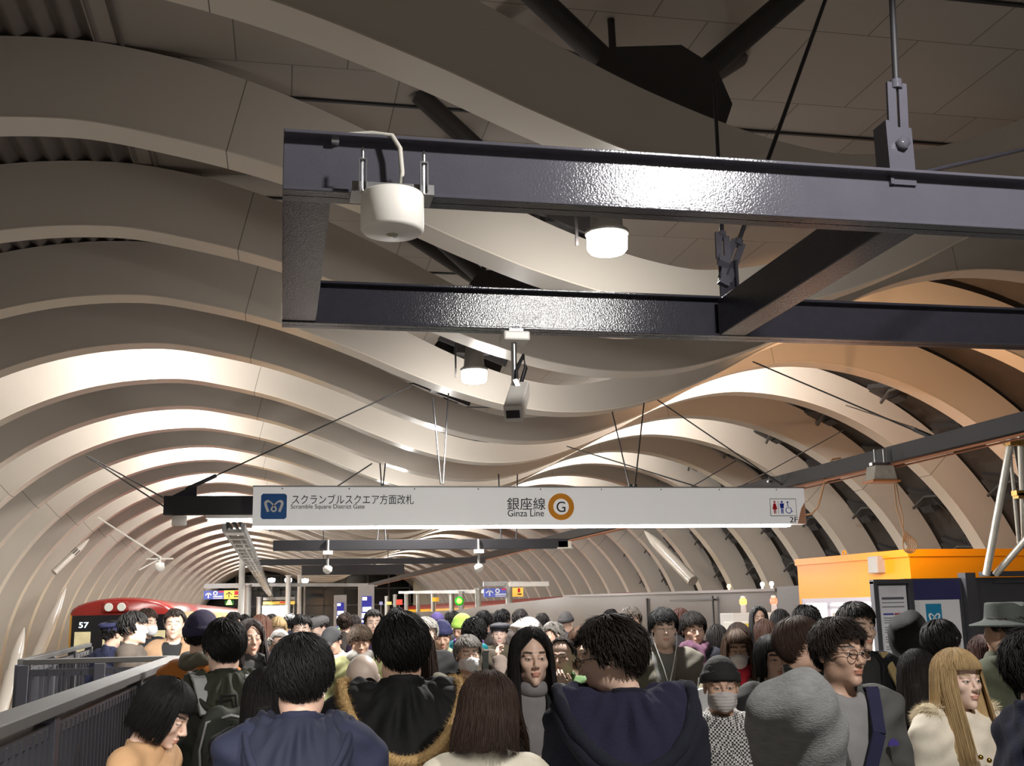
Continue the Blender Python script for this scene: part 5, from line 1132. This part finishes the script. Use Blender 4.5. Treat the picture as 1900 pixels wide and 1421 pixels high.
w13 = pp(1432, 1180, 6.0, 'woman with a glossy black fringe and bob, between the brown bob and the white mask', yaw=24, sex='f', hair=('bob', (20, 18, 18)), wear=('coat', (36, 36, 36)))
w14 = pp(1484, 1150, 5.6, 'woman in profile with a smooth chestnut bob and a dark jacket', yaw=82, sex='f', hair=('crop', (60, 43, 36)), wear=('jacket', (30, 32, 30)))
w15 = pp(1588, 1120, 6.3, 'man with dark hair and a black coat in front of the notice board', yaw=34, hair=('short', (32, 26, 24)), wear=('jacket', (22, 22, 24)), kind='nylon', tone=TONES[1], opened=True, shirt=(40, 38, 36))
w16 = pp(1684, 1137, 7.0, 'person seen from behind in a black hood in front of the white poster', yaw=172, hair=None, wear=('jacket', (26, 26, 28)), hoodup=(24, 24, 26))
w17 = pp(1745, 1153, 6.5, 'man with a smooth black bowl haircut turned away below the poster', yaw=140, hair=('fringe', (24, 21, 21), 3), wear=('jacket', (38, 36, 40)))
w18 = pp(1702, 1207, 5.4, 'woman seen from behind with long black hair and a grey jacket beside the blonde woman', yaw=164, sex='f', hair=('long', (30, 26, 25)), wear=('jacket', (108, 110, 108)), kind='nylon')
w19 = pp(1858, 1108, 5.9, 'man in a grey brimmed hat and olive green coat at the right', yaw=232, hair=('cropped', (60, 55, 52)), hat=('bucket', (70, 76, 72)), wear=('coat', (74, 78, 60)), hood=(1.2, (62, 66, 52)))
w20 = pp(1822, 1180, 7.2, 'person with long reddish brown hair half hidden left of the olive coat', yaw=170, sex='f', hair=('long', (62, 38, 32)), wear=('coat', (42, 36, 36)))
w21 = pp(1494, 1123, 8.2, 'man with spiky wet-looking black hair in front of the kiosk window', yaw=170, hp=14, hair=('tuft', (18, 17, 17), 3), wear=('jacket', (40, 40, 44)))
w23 = pp(1407, 1126, 13, 'woman with black hair and dark coat standing before the pale counter', yaw=8, sex='f', hair=('medium', (20, 18, 20)), wear=('coat', (24, 24, 28)))
w24 = pp(1418, 1150, 10, 'woman with brown hair seen from behind below the counter', yaw=176, sex='f', hair=('bob', (66, 46, 38), 2), wear=('coat', (190, 150, 90)))
w25 = pp(1368, 1157, 9.2, 'woman with dark brown hair and a white coat seen from behind', yaw=200, sex='f', hair=('medium', (50, 38, 34)), wear=('coat', (206, 206, 210)))
w26 = pp(1285, 1137, 8.4, 'man with short black hair, dark jacket and a striped scarf', yaw=16, hair=('fringe', (24, 21, 20), 3), wear=('jacket', (28, 29, 40)), scarf=mat('striped_scarf', srgb(96, 64, 84), .9, noise=.8, nscale=45, stretch=(1, 1, .2)))
w27 = pp(1230, 1130, 7.6, 'young man in a grey-green open jacket with white earphone cables', yaw=8, hair=('fringe', (18, 17, 17), 3), wear=('jacket', (112, 108, 98)), opened=True, shirt=(138, 138, 136))
w28 = pp(1262, 1130, 11, 'person with reddish brown hair between the two young men', yaw=170, sex='f', hair=('bob', (74, 44, 38), 2), wear=('coat', (40, 36, 40)))
w29 = pp(1170, 1127, 10, 'older man with greying short hair behind the tousled hair', yaw=10, hair=('short', (96, 88, 82)), wear=('jacket', (50, 48, 48)), tone=TONES[2])
w30 = pp(1133, 1132, 12.5, 'person with black hair before the grey fence, left of the greying man', yaw=175, hair=('short', (24, 22, 22)), wear=('jacket', (30, 30, 34)))
w31 = pp(1076, 1165, 8.2, 'woman with wavy light brown hair to her shoulders facing the camera', yaw=4, sex='f', hair=('longfringe', (86, 64, 50)), wear=('coat', (190, 176, 150)), opened=True, shirt=(170, 150, 130), tone=TONES[3])
w32 = pp(1042, 1187, 7.0, 'balding man in a green jacket with one hand raised to his chest', yaw=-18, hair=('receding', (54, 46, 42)), wear=('jacket', (92, 124, 78)), pose='raise', tone=TONES[3])
w33 = pp(1024, 1155, 10.2, 'man with short grey hair looking to the left', yaw=-60, hair=('short', (128, 124, 120)), wear=('jacket', (56, 54, 54)), tone=TONES[0])
w34 = pp(1050, 1134, 13.6, 'person in a dark grey knit hat by the fence', yaw=160, hair=None, hat=('beanie', (56, 54, 54)), wear=('jacket', (60, 56, 58)))
w35 = pp(976, 1143, 9.0, 'person in a white knit hat with grey curls, raising a hand to it', yaw=-120, hair=('curly', (120, 116, 112), 4), hat=('sunhat', (214, 206, 200)), wear=('coat', (110, 98, 90)), pose='raise')
w36 = pp(926, 1149, 11.6, 'man in a dark grey beret and khaki jacket facing the camera', yaw=0, hair=('cropped', (40, 36, 34)), hat=('beret', (52, 52, 58)), wear=('jacket', (84, 76, 60)), tone=TONES[3])
w37 = pp(868, 1180, 7.4, 'older man with grey hair, white mask and a black jacket', yaw=14, hair=('short', (112, 108, 104), 5), wear=('jacket', (30, 30, 34)), kind='nylon', mask=(222, 220, 222), opened=True, shirt=(70, 80, 110))
w38 = pp(880, 1149, 9.3, 'man seen from behind with curly black hair and a dark backpack strap', yaw=174, hair=('curly', (18, 17, 17)), wear=('jacket', (72, 64, 52)))
w39 = pp(861, 1136, 10.9, 'person in a lime green beanie with a purple and teal jacket', yaw=-38, hp=16, hair=None, hat=('beanie', (178, 222, 98)), wear=('jacket', (30, 120, 130)), kind='nylon', hood=(1.1, (130, 80, 180)), tone=TONES[2])
w40 = pp(819, 1145, 9.7, 'man in a navy knit beanie and pale khaki jacket looking down', yaw=4, hp=14, hair=('cropped', BLK), hat=('beanie', (38, 40, 78)), wear=('jacket', (140, 146, 120)))
w41 = pp(790, 1147, 8.8, 'man with wavy grey hair and glasses right of the black parka', yaw=-6, hair=('short', (172, 168, 162)), wear=('jacket', (30, 30, 32)), glasses=True, tone=TONES[3])
w44 = pp(811, 1132, 14, 'person in a dark purple cap beyond the navy beanie', yaw=180, hair=('cropped', BLK), hat=('cap', (70, 58, 110)), wear=('jacket', (44, 44, 52)))
w45 = pp(735, 1128, 12.2, 'person with short black hair just above the black parka head', yaw=178, hair=('short', (24, 22, 24), 5), wear=('jacket', (34, 34, 40)))
w46 = pp(693, 1132, 11.5, 'man with slicked black hair and a light face left of the parka head', yaw=4, hair=('neat', (26, 23, 22)), wear=('jacket', (56, 40, 66)), tone=TONES[3])
w47 = pp(668, 1159, 9.0, 'man with brown hair, high grey scarf and an olive jacket looking down', yaw=6, hp=12, hair=('fringe', (70, 56, 44)), wear=('jacket', (96, 96, 58)), scarf=(128, 124, 118), tone=TONES[2])
w48 = pp(621, 1153, 10, 'person in a dark grey baseball cap and white jacket', yaw=-28, hp=26, hair=('cropped', BLK), hat=('cap', (66, 66, 68)), wear=('jacket', (218, 204, 194)))
w49 = pp(597, 1135, 11.6, 'man in a grey flat cap with a purple scarf looking left', yaw=-60, hp=16, hair=('cropped', (50, 44, 42)), hat=('flatcap', (110, 108, 108)), wear=('jacket', (44, 42, 50)), scarf=(112, 84, 150))
w50 = pp(560, 1141, 11, 'man with black hair and a white fluffy coat collar facing the camera', yaw=-4, hp=8, hair=('short', (22, 20, 20)), wear=('jacket', (210, 208, 206)), scarf=(226, 222, 216), tone=TONES[3])
w51 = pp(515, 1144, 12.6, 'woman with blonde hair at the far end of the crowd', yaw=10, hp=12, sex='f', hair=('longfringe', (170, 144, 104)), wear=('coat', (90, 70, 70)), tone=TONES[3])
w52 = pp(484, 1142, 10.2, 'woman seen from behind with long reddish brown hair', yaw=176, sex='f', hair=('long', (84, 56, 44)), wear=('coat', (50, 44, 44)))
w53 = pp(520, 1168, 8.6, 'older man with cropped grey hair and a dark navy jacket', yaw=14, hair=('cropped', (120, 116, 112)), wear=('jacket', (38, 38, 50)), tone=TONES[0])
w54 = pp(466, 1151, 8.2, 'woman with dark hair and a grey hooded coat behind the backpack', yaw=14, sex='f', hair=('medium', (44, 34, 32)), wear=('jacket', (74, 74, 74)), hood=(1.1, (70, 70, 70)), tone=TONES[0])
w55 = pp(418, 1150, 5.4, 'man seen from behind with black hair and an olive hooded jacket carrying a backpack', yaw=186, hair=('short', (18, 17, 16), 2), wear=('jacket', (36, 37, 31)), kind='nylon', fur=((.165, 1.475, 1.335, .185, .016), (46, 48, 38), (42, 44, 35)))
w56 = pp(378, 1128, 6.7, 'man in a navy beanie and orange jacket turned away', yaw=150, hair=('cropped', BLK), hat=('beanie', (38, 30, 58)), wear=('jacket', (176, 104, 36)), scarf=(96, 92, 78))
w57 = pp(325, 1131, 10.6, 'man with swept-back hair and a beige brown jacket before the red train', yaw=-6, hair=('neat', (44, 36, 32)), wear=('jacket', (150, 120, 92)), opened=True, shirt=(26, 26, 28), tone=TONES[1])
w58 = pp(250, 1136, 9.9, 'man in profile with thick black hair and a dark brown coat behind the crossing railing', yaw=78, hair=('fringe', (20, 18, 17)), wear=('coat', (52, 44, 36)), tone=TONES[1])
w59 = pp(274, 1131, 11.6, 'masked man with brown hair just behind the profile with black hair', yaw=36, hair=('short', (60, 48, 40)), wear=('jacket', (36, 36, 40)), mask=(226, 226, 228))
w60 = pp(212, 1145, 11, 'station worker in a navy peaked cap and uniform before the train front', yaw=130, hair=('cropped', BLK), hat=('staffcap', (40, 42, 78)), wear=('jacket', (34, 38, 66)))
w61 = pp(672, 1216, 5.0, 'bald older man seen from behind between the two dark hoods', yaw=186, hair=None, wear=('jacket', (56, 54, 52)), kind='nylon', tone=(.62, .5, .42))
w62 = pp(494, 1240, 4.7, 'woman with long black hair left behind the navy hooded jacket', yaw=176, sex='f', hair=('long', (24, 20, 20)), wear=('coat', (26, 25, 28)))
w63 = pp(434, 1137, 13.6, 'man with black hair and a dark coat below the red side lamps of the train', yaw=10, hair=('short', (28, 24, 24)), wear=('jacket', (40, 36, 36)))
w65 = pp(778, 1172, 6.6, 'woman with long brown hair hidden behind the black parka, holding a silver bag', yaw=160, sex='f', hair=('long', (58, 44, 38)), wear=('coat', (88, 84, 70)))
far = [(452, 1141, 14, 'short', (30, 26, 26), 'beside the post left of the lit screen'), (504, 1140, 15, 'bob', (40, 32, 30), 'under the left edge of the lit screen'), (537, 1140, 16, 'short', (26, 24, 24), 'under the right edge of the lit screen'), (578, 1143, 14.5, 'short', (34, 30, 28), 'left of the flat cap'), (640, 1138, 14, 'bun', (50, 38, 32), 'hair tied up, before the smaller departure board'),
       (655, 1142, 14.6, 'medium', (36, 30, 30), 'before the gap between the departure boards'), (840, 1134, 14.5, 'short', (30, 28, 28), 'between the purple cap and the lime beanie'), (897, 1134, 12.6, 'short', (24, 22, 24), 'right of the lime beanie'), (910, 1139, 15.6, 'bob', (30, 26, 26), 'behind the grey beret'), (932, 1131, 14, 'short', (20, 20, 22), 'above the grey beret'),
       (965, 1131, 13.4, 'neat', (40, 36, 36), 'left of the white knit hat'), (1005, 1139, 14.4, 'short', (34, 30, 30), 'right of the white knit hat'), (768, 1141, 13.2, 'short', (30, 28, 30), 'left of the wavy grey hair'), (1330, 1160, 9.8, 'bob', (30, 27, 27), 'just left of the white coat'), (1446, 1132, 11.5, 'medium', (24, 22, 24), 'at the right end of the pale counter'), (600, 1158, 13.4, 'medium', (40, 32, 30), 'below the flat cap')]
for i, (px, top, d, hs, hc, wh) in enumerate(far): pp(px, top, d, f'distant person with {"brown" if hc[0] > 35 else "black"} hair seen from behind, {wh}', yaw=170 + 20 * (i % 3 - 1), sex='f' if hs in ('bob', 'medium', 'bun') else 'm', hair=(hs, hc), wear=('jacket', [(34, 34, 38), (60, 52, 48), (40, 44, 60)][i % 3]), lod=2)
# ================================================================ BAGS AND SMALL THINGS ON PEOPLE
def sbox(p, c, r, n=4.): return ((np.abs((p[0] - c[0]) / r[0]) ** n + np.abs((p[1] - c[1]) / r[1]) ** n + np.abs((p[2] - c[2]) / r[2]) ** n) ** (1 / n) - 1) * min(r)
def sdf_part(name, fn, box, h, m, parent, label=None):
    xs, ys, zs = [axis((a, b, h)) for a, b in box]; p = np.meshgrid(xs, ys, zs, indexing='ij'); me = np_mesh(name, *surfnet(fn(p).astype(f32), xs, ys, zs), [m])
    o = bpy.data.objects.new(name, me); COL.objects.link(o); o.parent = parent
    if label: o['label'] = label
    return o
def on(person_, name, label, cat):
    t = thing(name, label, cat, person_.location); t.rotation_euler = person_.rotation_euler; t.scale = person_.scale; return t
BPK = cloth((58, 60, 54), kind='nylon'); BPL = cloth((150, 150, 148)); BPD = cloth((26, 27, 25), kind='nylon')
bp = on(w55, 'backpack', 'grey-green backpack with pale straps on the man in the olive jacket', 'backpack')
sdf_part('main_compartment', lambda p: sbox(p, (0, .27, 1.13), (.145, .1, .24), 3.2) + folds(p, 4., .8), ((-.17, .17), (.14, .4), (.86, 1.4)), .009, BPK, bp)
sdf_part('front_pocket', lambda p: sbox(p, (0, .35, 1.06), (.115, .05, .16), 3.2) + folds(p, 7., .6), ((-.14, .14), (.28, .42), (.88, 1.25)), .009, BPK, bp)
m = MB(); m.tube([(-.11, .36, 1.0), (-.125, .355, 1.2), (-.1, .34, 1.31), (0, .345, 1.335), (.1, .34, 1.31), (.125, .355, 1.2), (.11, .36, 1.0)], .006, 6); m.build('zip', BPL, bp, local=True)
m = MB(); m.tube([(0, .375, 1.3), (0, .402, 1.18), (0, .402, .95)], .006, 6); m.build('centre_zip', BPD, bp, local=True)
for s in (-1, 1):
    m = MB(); m.bar((.085 * s, .2, 1.33), (.115 * s, .11, 1.475), .06, .014); m.bar((.115 * s, .11, 1.475), (.125 * s, -.03, 1.5), .06, .014); m.bar((.125 * s, -.03, 1.5), (.13 * s, -.15, 1.36), .06, .014); m.build('strap', BPL, bp, local=True)
m = MB(); m.tube([(-.035, .24, 1.36), (-.03, .235, 1.41), (.03, .235, 1.41), (.035, .24, 1.36)], .008, 6); m.build('top_handle', BPD, bp, local=True)
m = MB()
for P in ([(.05, 1.03), (.085, 1.035), (.1, 1.06)], [(.045, 1.015), (.08, 1.0), (.105, 1.005)], [(.055, 1.04), (.07, 1.07), (.065, 1.09)], [(.06, 1.01), (.075, .985)], [(.08, 1.035), (.09, 1.085)]): m.tube([(-x, .4, z) for x, z in P], .0035, 5)
m.build('logo', MARK, bp, local=True)
# black bag on the man before the notice board, silver and white bags
bb = on(w15, 'shoulder_bag', 'black backpack hanging from one shoulder of the man before the notice board', 'bag')
sdf_part('bag_body', lambda p: sbox(p, (.2, .15, 1.2), (.12, .1, .17), 2.8) + folds(p, 2., 1.2), ((.05, .36), (.0, .3), (1., 1.42)), .01, BPD, bb)
m = MB(); m.bar((.16, .1, 1.36), (.13, -.02, 1.475), .05, .012); m.bar((.13, -.02, 1.475), (.14, -.14, 1.3), .05, .012); m.build('strap', cloth((150, 130, 90)), bb, local=True)
sv = on(w65, 'silver_bag', 'crumpled silver bag on the shoulder of the long-haired woman behind the black parka', 'bag')
sdf_part('bag_body', lambda p: sbox(p, (-.26, .05, 1.22), (.1, .08, .14), 2.6) + folds(p, 1., 3.2), ((-.4, -.12), (-.08, .2), (1.02, 1.42)), .009, mat('silver_foil', (.62, .6, .58), .28, .9, bump=.8, bscale=25), sv)
m = MB(); m.tube([(-.24, .05, 1.34), (-.19, .03, 1.46), (-.17, .0, 1.47), (-.22, -.02, 1.34)], .008, 6); m.build('strap', BPL, sv, local=True)
wb = thing('paper_bag', 'small white bag held out beside the black beanie', 'bag', at(1306, 1325, 6.0))
c = at(1306, 1310, 6.0); m = MB(); m.prism([(-.06, 0, .09), (.05, 0, .1), (.09, 0, -.1), (-.02, 0, -.14)], c + Vector((0, -.03, 0)), (0, .06, 0)); m.build('bag_body', cloth((226, 224, 224), .6, noise=.04), wb, bevel=.01)
m = MB(); m.tube([c + Vector((-.03, 0, .09)), c + Vector((-.02, 0, .15)), c + Vector((.02, 0, .15)), c + Vector((.03, 0, .09))], .004, 6); m.build('handle', BPL, wb)
def deco(name, par, m, mtl):
    o = m.build(name, mtl, par, local=True); return o
m = MB(); m.tube([(-.083, -.005, 1.585), (-.07, -.07, 1.5), (-.03, -.125, 1.36), (0, -.135, 1.24), (.0, -.14, 1.0)], .0035, 6); m.tube([(.083, -.005, 1.585), (.07, -.07, 1.5), (.035, -.125, 1.38), (0, -.135, 1.24)], .0035, 6); deco('earphone_cable', w27, m, MARK)
m = MB(); m.bar((.1, .06, 1.46), (.1, -.05, 1.475), .05, .01); m.bar((.1, -.05, 1.475), (.06, -.145, 1.32), .05, .01, up=(0, -1, .4)); m.bar((.06, -.145, 1.32), (-.05, -.17, 1.06), .05, .01, up=(0, -1, 0)); m.bar((-.05, -.17, 1.06), (-.12, -.16, .9), .05, .01, up=(0, -1, 0)); deco('shoulder_strap', w8, m, cloth((30, 30, 62)))
m = MB(); flat(m, [(.125 + .022 * math.cos(a), 1.27 + .026 * math.sin(a)) for a in np.linspace(0, PI, 10)], -.125, .004); deco('logo', w8, m, mat('logo_violet', srgb(70, 56, 130), .5))
m = MB()
for x, z in ((-.035, 1.30), (.005, 1.285), (-.03, 1.17), (.01, 1.16)): m.lathe((x, -.158, z), [(0, .012), (.009, .01), (.011, 0)], 10, (0, -1, 0))
deco('coat_buttons', w9, m, mat('gold_button', srgb(190, 150, 70), .25, 1.))
m = MB(); m.bar((-.1, .1, 1.47), (-.11, .17, 1.2), .05, .01, up=(0, 1, 0)); m.bar((-.1, .1, 1.47), (-.11, -.05, 1.47), .05, .01); deco('shoulder_strap', w38, m, BPD)
m = MB(); flat(m, [(.02 * math.cos(a), HZ + .085 + .007 * math.sin(a)) for a in np.linspace(0, 2 * PI, 12)], -.113, .003); flat(m, [(-.04, HZ + .06), (.04, HZ + .06), (.04, HZ + .066), (-.04, HZ + .066)], -.112, .003)
